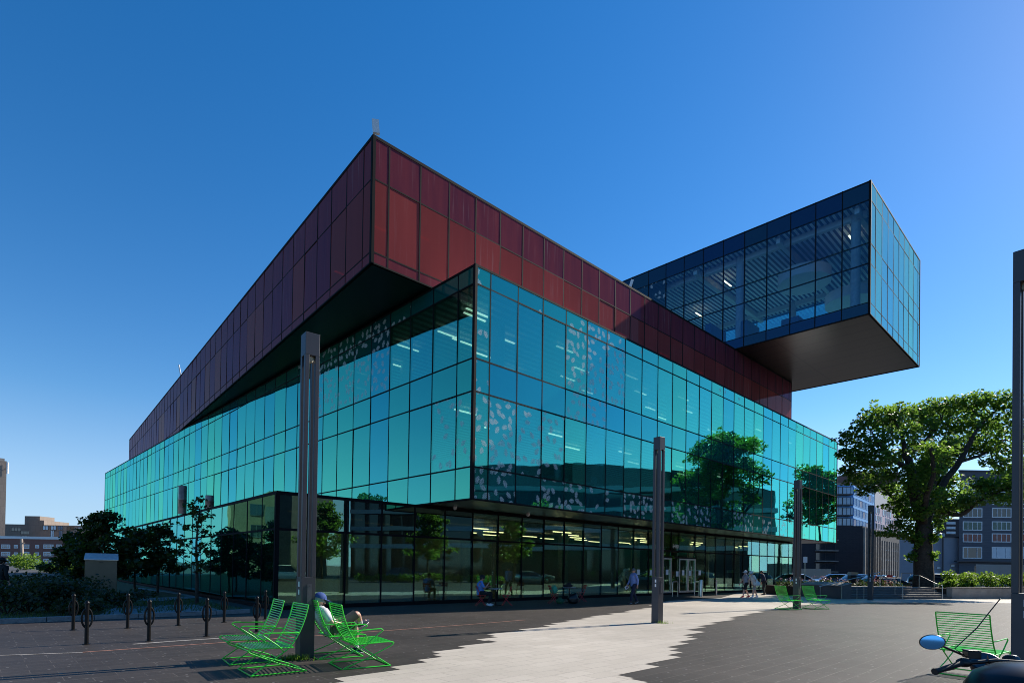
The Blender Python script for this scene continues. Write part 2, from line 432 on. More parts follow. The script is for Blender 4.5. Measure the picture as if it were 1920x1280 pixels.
    def build(s, name, mats, parent=None, origin=None, smooth=False, fattr=None, uvs=None, bevel=0.0):
        me = bpy.data.meshes.new(name)
        V = s.v
        if origin is not None:
            V = [(p[0] - origin[0], p[1] - origin[1], p[2] - origin[2]) for p in V]
        me.from_pydata(V, [], s.f)
        if not isinstance(mats, (list, tuple)): mats = [mats]
        for m in mats: me.materials.append(m)
        me.polygons.foreach_set('material_index', s.m)
        if smooth:
            me.polygons.foreach_set('use_smooth', [True] * len(s.f))
            try: me.set_sharp_from_angle(angle=math.radians(40))
            except Exception: pass
        if fattr:
            for k, vals in fattr.items():
                a = me.attributes.new(k, 'FLOAT', 'FACE'); a.data.foreach_set('value', vals)
        if uvs is not None:
            l = me.uv_layers.new(name='UVMap')
            flat = []
            for p in me.polygons:
                for vi in p.vertices: flat.extend(uvs[vi])
            l.data.foreach_set('uv', flat)
        me.validate(); me.update()
        o = bpy.data.objects.new(name, me)
        COL.objects.link(o)
        if parent is not None: o.parent = parent
        if bevel:
            b = o.modifiers.new('edge', 'BEVEL'); b.width = bevel; b.segments = 2; b.limit_method = 'ANGLE'
        return o

def tag(o, label=None, cat=None, group=None, kind=None):
    if label: o['label'] = label
    if cat: o['category'] = cat
    if group: o['group'] = group
    if kind: o['kind'] = kind
    return o

def thing(name, label, cat, loc=(0, 0, 0), rz=0.0, group=None):
    o = bpy.data.objects.new(name, None)
    o.empty_display_size = 0.2
    COL.objects.link(o)
    o.location = loc; o.rotation_euler = (0, 0, rz)
    return tag(o, label, cat, group)

def copy_tree(o, parent=None):
    c = o.copy(); COL.objects.link(c)
    if parent is not None: c.parent = parent
    for ch in list(o.children): copy_tree(ch, c)
    return c

def dup(o, loc, rz, label, group=None):
    c = copy_tree(o)
    c.location = loc; c.rotation_euler = (0, 0, rz)
    c['label'] = label
    if group: c['group'] = group
    return c

def arc(pts, n=6, rad=0.05):
    """round the corners of a polyline"""
    P = [Vector(p) for p in pts]; out = [P[0]]
    for i in range(1, len(P) - 1):
        a, b, c = P[i - 1], P[i], P[i + 1]
        r = min(rad, (a - b).length * 0.48, (c - b).length * 0.48)
        s0 = b + (a - b).normalized() * r; s1 = b + (c - b).normalized() * r
        for k in range(n + 1):
            t = k / n
            out.append(s0 * (1 - t) ** 2 + b * 2 * t * (1 - t) + s1 * t * t)
    out.append(P[-1])
    return out

def ground_sheet(name, poly, z, mat, kind='structure'):
    mb = MB()
    i = mb.add([(p[0], p[1], z) for p in poly])
    n = len(poly)
    ar = sum(poly[k][0] * poly[(k + 1) % n][1] - poly[(k + 1) % n][0] * poly[k][1] for k in range(n))
    idx = list(range(i, i + n))
    if ar < 0: idx.reverse()
    mb.face(tuple(idx))
    return tag(mb.build(name, mat), kind=kind)
# ------------------------------------------------------------------ world, sun, camera
SUN_AZ, SUN_EL = math.radians(56.86), math.radians(37.04)     # clockwise from +Y
w = bpy.data.worlds.new("World"); S.world = w; w.use_nodes = True
nt = w.node_tree
for n in list(nt.nodes): nt.nodes.remove(n)
wo = nt.nodes.new('ShaderNodeOutputWorld'); bg = nt.nodes.new('ShaderNodeBackground')
sky = nt.nodes.new('ShaderNodeTexSky'); sky.sky_type = 'NISHITA'; sky.sun_disc = False
sky.sun_elevation = SUN_EL; sky.sun_rotation = SUN_AZ
sky.air_density = 1.0; sky.dust_density = 0.09; sky.ozone_density = 1.2; sky.altitude = 0
hs = nt.nodes.new('ShaderNodeHueSaturation'); hs.inputs['Saturation'].default_value = 1.44; hs.inputs['Hue'].default_value = 0.505
nt.links.new(sky.outputs[0], hs.inputs['Color'])
k = NT(nt)
zz = k.n('ShaderNodeSeparateXYZ', ins={0: k.n('ShaderNodeTexCoord').outputs['Generated']}).outputs[2]
hf = k.ramp(zz, [(0.0, (1, 1, 1)), (0.07, (0.75, 0.75, 0.75)), (0.24, (0, 0, 0))])
h2 = nt.nodes.new('ShaderNodeHueSaturation'); h2.inputs['Saturation'].default_value = 0.45
nt.links.new(sky.outputs[0], h2.inputs['Color'])
pale = k.mix(1.0, h2.outputs[0], (0.42, 0.62, 0.98, 1), 'MULTIPLY')
nt.links.new(k.mix(hf, hs.outputs[0], pale), bg.inputs[0]); bg.inputs[1].default_value = 0.11
nt.links.new(bg.outputs[0], wo.inputs[0])
sl = bpy.data.lights.new('sun', 'SUN'); sl.energy = 5.0; sl.angle = math.radians(0.5); sl.color = (1.0, 0.93, 0.82)
so = bpy.data.objects.new('sun', sl); COL.objects.link(so)
sv = Vector((math.sin(SUN_AZ) * math.cos(SUN_EL), math.cos(SUN_AZ) * math.cos(SUN_EL), math.sin(SUN_EL)))
so.rotation_euler = sv.to_track_quat('Z', 'Y').to_euler(); so.location = sv * 120
cd = bpy.data.cameras.new('camera'); cam = bpy.data.objects.new('camera', cd); COL.objects.link(cam)
cd.sensor_fit = 'HORIZONTAL'; cd.sensor_width = 36.0; cd.lens = F / 1920.0 * 36.0
cd.shift_y = (CY - 640.0) / 1920.0; cd.clip_end = 6000; cd.clip_start = 0.05
cam.matrix_world = Matrix.Translation((0, 0, EYE)) @ Matrix.Rotation(PI / 2 + PITCH, 4, 'X') @ Matrix.Rotation(ROLL, 4, 'Z')
S.camera = cam
S.view_settings.view_transform = 'Standard'; S.view_settings.look = 'None'; S.view_settings.exposure = 0.55; S.view_settings.gamma = 1.0
S.render.engine = 'CYCLES'
S.cycles.max_bounces = 10; S.cycles.transparent_max_bounces = 24; S.cycles.glossy_bounces = 5; S.cycles.diffuse_bounces = 3
S.cycles.caustics_reflective = False; S.cycles.caustics_refractive = False
S.cycles.use_denoising = True; S.cycles.filter_width = 0.95; S.cycles.adaptive_threshold = 0.004
S.cycles.sample_clamp_indirect = 6.0

# ------------------------------------------------------------------ ground
TR = Vector((math.sin(0.8125), math.cos(0.8125)))
TN = Vector((TR.y, -TR.x))
def pq(p, q): return (TR.x * p + TN.x * q, TR.y * p + TN.y * q)
ground_sheet('ground', [(-3000, -3000), (3000, -3000), (3000, 3000), (-3000, 3000)], -0.02, M['asphalt'])
ground_sheet('plaza', [(-70, -12), (26, -12), (48, 8), (60, 42), (34, 66), (-70, 66)], 0.0, M['pave_dark'])
# pale paving, laid course by course with stepped ends
def interp(tab, q):
    tab = sorted(tab)
    if q <= tab[0][0]: return tab[0][1] + (q - tab[0][0]) * (tab[1][1] - tab[0][1]) / (tab[1][0] - tab[0][0])
    for (a, b), (c, d) in zip(tab, tab[1:]):
        if q <= c: return b + (d - b) * (q - a) / (c - a)
    return tab[-1][1] + (q - tab[-1][0]) * (tab[-1][1] - tab[-2][1]) / (tab[-1][0] - tab[-2][0])
L0 = [(-7.44, 3.66), (-9.16, 7.58), (-10.44, 9.5), (-13.9, 21.8), (-16.2, 26.5)]
L1 = [(-4.0, 4.6), (-4.9, 7.1), (-6.77, 12.2), (-7.93, 14.6), (-9.62, 21.65), (-10.3, 27.5), (-10.9, 36.0), (-16.2, 52.0)]
L1 = [(-a, b) for a, b in L1]; L0 = [(-a, b) for a, b in L0]
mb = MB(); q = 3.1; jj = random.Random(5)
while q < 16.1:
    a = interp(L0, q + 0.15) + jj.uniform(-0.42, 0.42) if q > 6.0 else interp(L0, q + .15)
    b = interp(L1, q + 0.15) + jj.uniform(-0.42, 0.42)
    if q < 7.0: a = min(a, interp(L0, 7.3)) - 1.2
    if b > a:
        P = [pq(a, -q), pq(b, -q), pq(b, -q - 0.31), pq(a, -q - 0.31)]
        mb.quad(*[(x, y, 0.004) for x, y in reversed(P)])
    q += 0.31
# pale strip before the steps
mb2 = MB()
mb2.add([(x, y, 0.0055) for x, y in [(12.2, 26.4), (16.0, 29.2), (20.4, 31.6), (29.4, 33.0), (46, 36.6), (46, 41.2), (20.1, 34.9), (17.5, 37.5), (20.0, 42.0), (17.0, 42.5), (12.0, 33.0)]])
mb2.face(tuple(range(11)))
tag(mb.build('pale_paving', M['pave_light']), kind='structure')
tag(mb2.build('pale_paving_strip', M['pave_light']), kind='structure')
# rusty inlay lines in the dark paving
mb = MB()
def inlay(mb, pts, wd, z, mat=0):
    for a, b in zip(pts, pts[1:]):
        a, b = Vector(a[:2]), Vector(b[:2]); d = (b - a).normalized(); n = Vector((-d.y, d.x)) * wd / 2
        mb.quad((*(a - n), z), (*(b - n), z), (*(b + n), z), (*(a + n), z), mat)
OR = [gnd(155, 1222), gnd(430, 1203), gnd(690, 1184), gnd(880, 1170), gnd(985, 1161.5)]
inlay(mb, OR, 0.075, 0.004, 0)
inlay(mb, [gnd(0, 1228), gnd(155, 1222.5)], 0.05, 0.004, 1)
inlay(mb, [gnd(250, 1207), gnd(330, 1201), gnd(425, 1195)], 0.09, 0.004, 1)
tag(mb.build('paving_inlay', [M['stripe_orange'], M['stripe_pale']]), kind='structure')

K0 = Vector((-13.25, 14.72)); KD = Vector((0.72, 0.694)); K1 = K0 + KD * 6.2
GL = Vector((-0.67, 0.742))
lawn = [tuple(K0 - KD * 40), tuple(K1), tuple(K1 + GL * 0.3 + Vector((-0.15, 0.1))), tuple(Vector((-8.65, 20.35)) + GL * 45), (-70, 60), (-80, 0)]
mb = MB(); mb.prism(lawn, -0.01, 0.10)
tag(mb.build('lawn', M['lawn']), kind='structure')
mb = MB()
kk = 40
for i in range(kk):
    a = K0 - KD * 36 + KD * (i * 42.2 / kk); b = a + KD * (42.2 / kk - 0.012)
    nrm = Vector((KD.y, -KD.x)) * 0.15
    mb.prism([tuple(a), tuple(b), tuple(b + nrm), tuple(a + nrm)], -0.01, 0.13)
tag(mb.build('kerb', M['kerb'], bevel=0.01), kind='structure')
pz = 0.104
ground_sheet('path', [gnd(x, y, pz)[:2] for x, y in [(183.7, 1153), (219, 1136), (365, 1132.5), (411, 1141.5), (365, 1147)]], pz, M['path'])
ground_sheet('footpath', [gnd(x, y, pz)[:2] for x, y in [(258, 1125), (268, 1121), (356, 1117), (300, 1108), (255, 1103), (262, 1101), (380, 1119), (300, 1126)]], pz + .004, M['path'])
rg = random.Random(3)
mb = MB(); tints = []
def blade(mb, x, y, z, h, wd, tl):
    a = rg.uniform(0, 6.28); l = rg.uniform(-.5, .5) * h; l2 = rg.uniform(-.5, .5) * h
    dx, dy = math.cos(a) * wd, math.sin(a) * wd
    i = mb.add([(x - dx, y - dy, z), (x + dx, y + dy, z), (x + l, y + l2, z + h)])
    mb.face((i, i + 1, i + 2)); tl.append(rg.random())
for i in range(9000):
    t = rg.uniform(-14, 6.1); u = rg.uniform(0.15, 7.5)
    p = K0 + KD * t + Vector((-KD.y, KD.x)) * u
    blade(mb, p.x, p.y, 0.1, rg.uniform(.05, .13), .012, tints)
tag(mb.build('grass', M['grass'], fattr={'tint': tints}), kind='stuff')

# ------------------------------------------------------------------ the library
V2 = Vector
def dirs(h, o): return V2((math.sin(h), math.cos(h))), V2((-math.cos(h + o), math.sin(h + o)))
BOX = {'T': (V2((-1.6008, 22.0056)), *dirs(0.8125, -0.0192), 42.67, 76.0),
       'R': (V2((-5.704, 22.1192)), *dirs(0.82, 0.0493), 41.7, 73.8),
       'B': (V2((23.1618, 36.9167)), *dirs(0.8158, -0.034), 13.77, 46.0),
       'G': (V2((-8.4529, 20.2564)), *dirs(0.8332, 0.0044), 45.36, 48.0)}
Z1, Z2, Z3, Z4 = 4.294, 13.499, 18.597, 27.40
lib = thing('library_building', 'glass library of stacked turned boxes in teal, maroon and blue with a cantilevered top', 'library', (-1.6, 22.0, 0))
LO = lib.location.copy()
def pg(k, x0, x1, y0, y1):
    P, a, b, La, Lb = BOX[k]
    return [tuple(P + a * x + b * y) for x, y in ((x0, y0), (x1, y0), (x1, y1), (x0, y1))]
def lpart(name, mb, mat, **kw): return mb.build(name, mat, lib, LO, **kw)

M['teal_glass'] = facade_glass('teal curtain wall glass', (0.19, 0.94, 0.58), 0.235, (0.44, 0.68, 0.78), (0.004, 0.135, 0.115), 0.012, 0.30, body2=(0.005, 0.085, 0.125), rpow=1.4, rmax=0.95)
M['red_glass'] = facade_glass('maroon printed glass', (0.50, 0.33, 0.30), 0.015, (0.45, 0.10, 0.10), (0.24, 0.046, 0.042), 0.05, 0.12, 0.45, body2=(0.064, 0.020, 0.042), rpow=4.4, rmax=0.8)
M['blue_glass'] = facade_glass('blue curtain wall glass', (0.42, 0.66, 0.80), 0.06, (0.74, 0.90, 0.97), (0.010, 0.036, 0.058), 0.012, 0.15)
M['lit_tone_glass'] = facade_glass('end glass in painted lit tone', (0.48, 0.96, 0.72), 0.34, (0.45, 0.78, 0.78), (0.06, 0.24, 0.26), 0.012, 0.15)  # lighter version of the blue glass, lit look put into its colour
M['clear_glass'] = facade_glass('dark green shopfront glass', (0.56, 0.95, 0.64), 0.25, (0.70, 0.84, 0.72), (0.006, 0.008, 0.008), 0.008, 0.16)
recs = []
hr0 = random.Random(17)
def wall(kind, P, d, n, ss, zs, attr, skip=None):
    for i, (s0, s1) in enumerate(zip(ss, ss[1:])):
        for j, (z0, z1) in enumerate(zip(zs, zs[1:])):
            if skip and skip(i, j, (s0 + s1) / 2): continue
            op, lf, ti = attr(i, j, (s0 + s1) / 2)
            recs.append(dict(kind=kind, P=P, d=d, n=n, s=(s0 + .02, s1 - .02), z=(z0 + .025, z1 - .025), op=op, lf=lf, ti=ti, tl=(hr0.gauss(0, .0022), hr0.gauss(0, .0022))))
def frame(P, d, n, ss, zs, wv=0.048, wh=0.06, proud=0.012, ztop=None, caps=0.09):
    mb = MB()
    up = Vector((0, 0, 1)); N = Vector((n.x, n.y, 0))
    z0, z1 = zs[0], (ztop or zs[-1])
    for s in ss:
        p = P + d * s + n * (proud - 0.06)
        mb.bar((p.x, p.y, z0), (p.x, p.y, z1), wv, 0.12, up=N)
    for z in zs[1:-1]:
        a = P + d * ss[0] + n * (proud - 0.063); b = P + d * ss[-1] + n * (proud - 0.063)
        mb.bar((a.x, a.y, z), (b.x, b.y, z), 0.12, wh)
    for z, h in ((zs[0], 0.06), (zs[-1], caps)):
        a = P + d * ss[0] + n * (proud - 0.058); b = P + d * ss[-1] + n * (proud - 0.058)
        mb.bar((a.x, a.y, z), (b.x, b.y, z), 0.13, h)
    return lpart('mullion_grid', mb, M['mullion'])
def mods(first, step, L):
    r = [0.0, first]
    while r[-1] + step < L - 0.25: r.append(r[-1] + step)
    return r + [L]
hr = random.Random(21)
def nR(d): return V2((d.y, -d.x))
def nL(d): return V2((-d.y, d.x))
ZT = [Z1, 5.554, 8.504, 9.795, 12.72, 13.43]
ZR = [Z2 + .03, 13.966, 16.861, 18.52]
ZB = [Z3, 19.353, 21.935, 23.283, 26.123, 27.32]
P, a, b, La, Lb = BOX['T']
tr_s = mods(0.81, 1.5245, La); tl_s = mods(1.04, 1.66, Lb)
colT = [hr.random() for _ in range(80)]
def aTR(i, j, s):
    ti = colT[i] * 0.8
    far = min(1, s / 22)
    if j in (0, 2):                     # spandrels
        leaf = {0: .75 if i in (0, 1, 3, 4, 7, 8, 10, 11, 12, 15, 16, 18, 20) else .12, 2: .6 if i in (0, 4, 5) else 0}[j]
        return (0.9 if j == 2 else 0.6), leaf, min(1, ti + (.35 if j == 2 else 0))
    if j == 4: return 0.86, (.35 if i in (0, 2, 4, 5, 6, 7) else .05), ti
    if j == 3:
        if i in (4, 5, 6): return 0.35, 0.8, ti
        return hr.choice((0.08, 0.18, 0.30, 0.55)) * (.6 + .8 * far), (.4 if i == 0 else 0), ti
    lf = {0: .8, 1: .95, 2: .5, 3: .4}.get(i, 0.0)
    return hr.choice((0.05, 0.12, 0.2, 0.4)), lf, ti
wall('teal_glass', P, a, nR(a), tr_s, ZT, aTR); frame(P, a, nR(a), tr_s, ZT, ztop=Z2 - .02)
def aTL(i, j, s):
    ti = colT[79 - i] * 0.9
    if j == 4: return 0.92, (.55 if 3 <= i <= 9 else 0), ti
    if j == 3:
        if i <= 3: return 0.06, 0, ti
        return 0.80, (.75 if 4 <= i <= 8 else 0), ti
    if j == 1 and i <= 1: return 0.06, .35, ti
    return 0.88, 0, ti
wall('teal_glass', P, b, nL(b), tl_s, ZT, aTL); frame(P, b, nL(b), tl_s, ZT, ztop=Z2 - .02)
# far end wall of the teal box: glass for the first bays, then solid
te = [0.0] + [0.7 + 1.5 * k for k in range(15)]
wall('teal_glass', P + a * La, b, a, te, [Z1, 8.504, 9.795, 13.43], lambda i, j, s: (0.1 if j != 1 else 0.8, 0, .3))
frame(P + a * La, b, a, te, [Z1, 8.504, 9.795, 13.43])
P, a, b, La, Lb = BOX['R']
rr_s = mods(0.735, 1.497, La); rl_s = mods(0.80, 1.62, Lb)
colR = [hr.random() for _ in range(90)]
redl = {0, 1, 2, 5, 9, 10, 15, 17, 20, 24, 29, 30}
def aRR(i, j, s):
    if j == 2: return 0.98, 0, 0.85 + 0.15 * colR[i]
    if j == 0: return 0.96, 0, 0.55
    return (0.80 if i % 3 != 1 else 0.93), 0, 0.12 * colR[i]
def aRL(i, j, s):  # this face is tinted redder to offset the blue skylight on it
    if j == 2: return 0.97, 0, 0.38 + .15 * colR[i]
    if j == 0: return 0.97, 0, 0.25 + .2 * colR[i]
    return ((0.80 if i < 3 else 0.96, 0, 0.0) if i in redl else (0.95, 0, 0.45 + .3 * colR[i]))
wall('maroon_glass', P, a, nR(a), rr_s, ZR, aRR); frame(P, a, nR(a), rr_s, ZR, 0.06, 0.05, ztop=Z3 - .03, caps=.12)
wall('maroon_glass', P, b, nL(b), rl_s, ZR, aRL); frame(P, b, nL(b), rl_s, ZR, 0.05, 0.05, ztop=Z3 - .03, caps=.12)
P, a, b, La, Lb = BOX['B']
br_s = mods(1.2, 1.487, La); bl_s = mods(1.66, 1.655, Lb)
def aBL(i, j, s):
    if j in (0, 4): return 0.93, 0, colT[i]
    if i >= 9 and i <= 10: return 0.55, 0.3, colT[i]
    return 0.04, (0), colT[i] * .5
def aBR(i, j, s): return (0.45 if j not in (0, 4) else 0.7), 0, colT[i + 3] * .7
wall('blue_glass', P, b, nL(b), bl_s, ZB, aBL); frame(P, b, nL(b), bl_s, ZB, 0.06, 0.05, ztop=Z4 - .01)
wall('end_glass', P, a, nR(a), br_s, ZB, aBR); frame(P, a, nR(a), br_s, ZB, 0.05, 0.04, ztop=Z4 - .01)
bq = [3.3 * k for k in range(9)]
wall('end_glass', P + a * La, b, a, bq, [Z3, 19.353, 23.0, 26.123, 27.32], lambda i, j, s: (0.0 if j in (1, 2) else .7, 0, .5))
frame(P + a * La, b, a, bq, [Z3, 19.353, 23.0, 26.123, 27.32])
P, a, b, La, Lb = BOX['G']
ZG = [0.12, 2.90, 4.17]
gs = [onwall(x, 1075, P, a)[0] for x in (1242, 1258, 1272.5, 1289, 1303)]
gr_s = [0.0, 1.15, 2.65, 4.22] + [4.22 + (gs[0] - 4.22) / 13 * k for k in range(1, 14)] + [gs[1], gs[2], gs[4]]
while gr_s[-1] + 1.44 < 45.1: gr_s.append(gr_s[-1] + 1.44)
gr_s.append(45.36)
gl_s = mods(1.48, 1.747, Lb)
def aGR(i, j, s):
    if j == 1 and s < 9.5: return 0.93, 0, hr.random()
    return (0.02 + 0.03 * hr.random()), 0, hr.random()
wall('ground_floor_glass', P, a, nR(a), gr_s, ZG, aGR, skip=lambda i, j, s: j == 0 and gs[0] < s < gs[4])
frame(P, a, nR(a), gr_s, ZG, 0.065, 0.085, ztop=4.2, caps=.05)
def aGL(i, j, s): return (0.35 if j == 1 else 0.12), 0, hr.random()
wall('teal_ground_glass', P, b, nL(b), gl_s, ZG, aGL); frame(P, b, nL(b), gl_s, ZG, 0.055, 0.07, ztop=4.2, caps=.05)

MATS = {'teal_glass': 'teal_glass', 'maroon_glass': 'red_glass', 'blue_glass': 'blue_glass', 'end_glass': 'lit_tone_glass', 'ground_floor_glass': 'clear_glass', 'teal_ground_glass': 'teal_ground'}
M['teal_ground'] = facade_glass('teal ground floor glass', (0.26, 0.94, 0.66), 0.42, (0.4, 0.6, 0.55), (0.006, 0.05, 0.055), 0.01, 0.35)
def rec_pts(r):
    P, d, n = r['P'], r['d'], r['n']
    out = []
    for off in (0.0, -0.03):
        for s, z in ((r['s'][0], r['z'][0]), (r['s'][1], r['z'][0]), (r['s'][1], r['z'][1]), (r['s'][0], r['z'][1])):
            p = P + d * s + n * (off + r['tl'][0] * (s - r['s'][0]) + r['tl'][1] * (z - r['z'][0]))
            out.append(((p.x, p.y, z), (s, z)))
    return out
def rec_area(r):
    pts = [q[0] for q in rec_pts(r)[:4]]
    c = Vector(pts[0]); N = Vector((r['n'].x, r['n'].y, 0))
    if (Vector((0, 0, EYE)) - c).dot(N) <= 0: return 0.0
    pp = [proj(p) for p in pts]
    if any(p is None for p in pp): return 0.0
    return abs(sum(pp[i][0] * pp[(i + 1) % 4][1] - pp[(i + 1) % 4][0] * pp[i][1] for i in range(4))) / 2
def emit(rs, name, mat, kind=None):
    mb = MB(); uvs = []; A = {'opac': [], 'leaf': [], 'tint': []}
    for r in rs:
        pts = rec_pts(r)
        i = mb.add([p[0] for p in pts]); uvs += [p[1] for p in pts]
        flip = r['d'].cross(r['n']) > 0            # keep normals outward
        for q in ((0, 1, 2, 3), (7, 6, 5, 4), (4, 5, 1, 0), (5, 6, 2, 1), (6, 7, 3, 2), (7, 4, 0, 3)):
            q = tuple(i + k for k in q)
            mb.face(tuple(reversed(q)) if flip else q)
            A['opac'].append(r['op']); A['leaf'].append(r['lf']); A['tint'].append(r['ti'])
    return tag(lpart(name, mb, M[mat], fattr=A, uvs=uvs), kind=kind)
for kind in MATS:
    rs = sorted([r for r in recs if r['kind'] == kind], key=rec_area, reverse=True)
    for r in rs[:100]: emit([r], kind + '_panel', MATS[kind])
    if rs[100:]: emit(rs[100:], kind + '_panels', MATS[kind], 'stuff')

# slabs, soffits, roofs
mb = MB(); mb.prism(pg('T', 0.06, 42.6, 0.06, 75.9), Z1 + .002, Z1 + .2, 0); lpart('teal_box_soffit', mb, M['soffit_grey'])
mb = MB(); mb.prism(pg('T', 0.10, 42.5, 0.10, 75.8), 13.12, Z2 - .04, 0); lpart('teal_box_roof', mb, [M['interior_white']])
def slats(name, base, dark, per):
    m, nt, out = newmat(name); k = NT(nt)
    tc = k.n('ShaderNodeTexCoord').outputs['Object']
    mp = k.n('ShaderNodeMapping', ins={'Vector': tc, 'Rotation': (0, 0, AX - PI / 2)}).outputs[0]
    y = k.n('ShaderNodeSeparateXYZ', ins={0: mp}).outputs[1]
    f = k.math('GREATER_THAN', k.math('FRACT', k.math('DIVIDE', y, per)), 0.5)
    p = k.n('ShaderNodeBsdfPrincipled', ins={'Base Color': k.mix(f, (*base, 1), (*dark, 1)), 'Roughness': 0.8})
    nt.links.new(p.outputs[0], out.inputs[0]); return m
M['slats'] = slats('slatted ceiling', (0.6, 0.6, 0.58), (0.10, 0.10, 0.10), 0.5)
M['slats_b'] = slats('dark slatted ceiling', (0.72, 0.73, 0.74), (0.05, 0.055, 0.07), 0.36)
mb = MB(); mb.prism(pg('T', 0.16, 42.4, 0.16, 75.6), 9.0, 9.6, 0); lpart('floor_slab', mb, M['interior_white'])
mb = MB(); mb.prism(pg('T', 0.16, 42.4, 0.16, 75.6), Z1 + .21, 4.62, 0); lpart('floor_slab', mb, M['interior_floor'])
mb = MB(); mb.prism(pg('T', 0.3, 42.2, 0.3, 75.4), 13.02, 13.11, 0); lpart('slatted_ceiling', mb, M['slats'])
mb = MB(); mb.prism(pg('T', 0.3, 42.2, 0.3, 75.4), 8.90, 8.99, 0); lpart('slatted_ceiling', mb, M['slats'])
mb = MB(); mb.prism(pg('T', 9.0, 31.0, 10.0, 75.5), 4.63, 8.88, 0); mb.prism(pg('T', 9.0, 31.0, 10.0, 75.5), 9.61, 13.0, 0); lpart('core_wall', mb, M['column'])
mb = MB(); mb.prism(pg('T', 42.3, 42.6, 21.8, 75.9), Z1 + .21, 13.1); mb.prism(pg('T', 0.2, 42.2, 75.62, 75.9), Z1 + .21, 13.1); lpart('rear_wall', mb, M['interior_dark'])
mb = MB(); mb.prism(pg('R', 0.05, 41.6, 0.05, 73.7), Z2 + .02, Z2 + .2); lpart('maroon_box_soffit', mb, M['soffit_black'])
mb = MB(); mb.prism(pg('R', 0.10, 41.5, 0.10, 73.6), 18.2, Z3 - .02); lpart('maroon_box_roof', mb, M['concrete_dark'])
mb = MB(); mb.prism(pg('R', 7.0, 38.0, 7.0, 73.0), Z2 + .21, 18.18); mb.prism(pg('R', 41.45, 41.62, 0.1, 73.6), Z2 + .21, 18.18); mb.prism(pg('R', 0.2, 41.4, 73.45, 73.65), Z2 + .21, 18.18); lpart('rear_wall', mb, M['interior_dark'])
# soffit of the cantilever: dark boards with seams
M['soffit_boards'] = None
m, nt2, out = newmat('dark soffit boards'); k = NT(nt2)
tc = k.n('ShaderNodeTexCoord').outputs['Object']
mp = k.n('ShaderNodeMapping', ins={'Vector': tc, 'Rotation': (0, 0, AX), 'Location': (0, 2.0, 0)}).outputs[0]
br = k.n('ShaderNodeTexBrick', offset=0.0, ins={'Vector': mp, 'Color1': (0.036, 0.029, 0.024, 1), 'Color2': (0.030, 0.024, 0.020, 1), 'Mortar': (0.004, 0.004, 0.004, 1), 'Scale': 1.0, 'Mortar Size': 0.05, 'Brick Width': 7.0, 'Row Height': 1.5})
p = k.n('ShaderNodeBsdfPrincipled', ins={'Base Color': br.outputs[0], 'Roughness': 0.32, 'Metallic': 0.3})
nt2.links.new(p.outputs[0], out.inputs[0]); M['soffit_boards'] = m
mb = MB(); mb.prism(pg('B', 0.05, 13.7, 0.05, 45.9), Z3 + .002, Z3 + .25); lpart('cantilever_soffit', mb, M['soffit_boards'])
mb = MB(); mb.prism(pg('B', 0.10, 13.65, 0.10, 45.9), 26.45, Z4 - .05); lpart('blue_box_roof', mb, M['concrete_dark'])
mb = MB(); mb.prism(pg('B', 0.2, 13.5, 0.2, 45.7), Z3 + .26, 19.3); lpart('floor_slab', mb, M['interior_white'])
mb = MB(); mb.prism(pg('B', 0.25, 13.5, 0.25, 45.7), 26.2, 26.44); lpart('slatted_ceiling', mb, M['slats_b'])
mb = MB(); mb.prism(pg('B', 5.0, 13.0, 26.5, 45.5), 19.31, 26.19); mb.prism(pg('B', 0.2, 13.5, 45.72, 45.95), Z3 + .26, 26.4); mb.prism(pg('B', 13.3, 13.6, 26.6, 45.6), 19.31, 26.19); lpart('core_wall', mb, M['column'])
# ground floor slab, roof, plinth
mb = MB(); mb.prism(pg('G', 0.03, 45.3, 0.03, 47.9), 4.20, Z1 - .02); lpart('ground_floor_roof', mb, M['mullion'])
mb = MB(); mb.prism(pg('G', -0.02, 45.38, -0.02, 47.9), -0.005, 0.115); lpart('plinth', mb, M['mullion'])
mb = MB(); mb.prism(pg('G', 0.2, 45.2, 0.2, 47.6), 0.116, 0.135); lpart('floor_slab', mb, M['interior_floor'])
mb = MB(); mb.prism(pg('G', 0.2, 45.2, 0.2, 47.6), 4.08, 4.19); lpart('slatted_ceiling', mb, M['slats'])
mb = MB(); mb.prism(pg('G', 3.0, 20.0, 9.0, 47.5), 0.14, 4.07); mb.prism(pg('G', 22.0, 38.0, 13.0, 47.5), 0.14, 4.07); mb.prism(pg('G', 45.05, 45.3, 8.0, 47.7), 0.14, 4.07); lpart('core_wall', mb, M['interior_dark'])
mb = MB(); mb.prism(pg('G', 1.6, 2.6, 7.0, 30.0), 0.14, 2.6); lpart('cafe_counter', mb, M['column'])
# columns
def column(k, x, y, z0, z1, r=0.32):
    P, a, b, _, _ = BOX[k]; p = P + a * x + b * y
    mb = MB(); mb.lathe([(r, z0), (r, z1)], 16, (p.x, p.y, 0)); lpart('column', mb, M['column'], smooth=True)
for i in range(6):
    column('T', 3.6 + 7.6 * i, 2.6, 9.61, 13.0); column('T', 3.6 + 7.6 * i, 2.6, 4.63, 8.88)
    column('G', 3.6 + 7.6 * i, 3.4, 0.14, 4.07)
    if i: column('T', 3.6, 2.6 + 7.6 * i, 9.61, 13.0)
for i, y in enumerate((1.2, 9.2, 17.2, 25.0)):
    column('B', 1.3, y, 19.31, 26.19, 0.3); column('B', 11.9, y, 19.31, 26.19, 0.3)
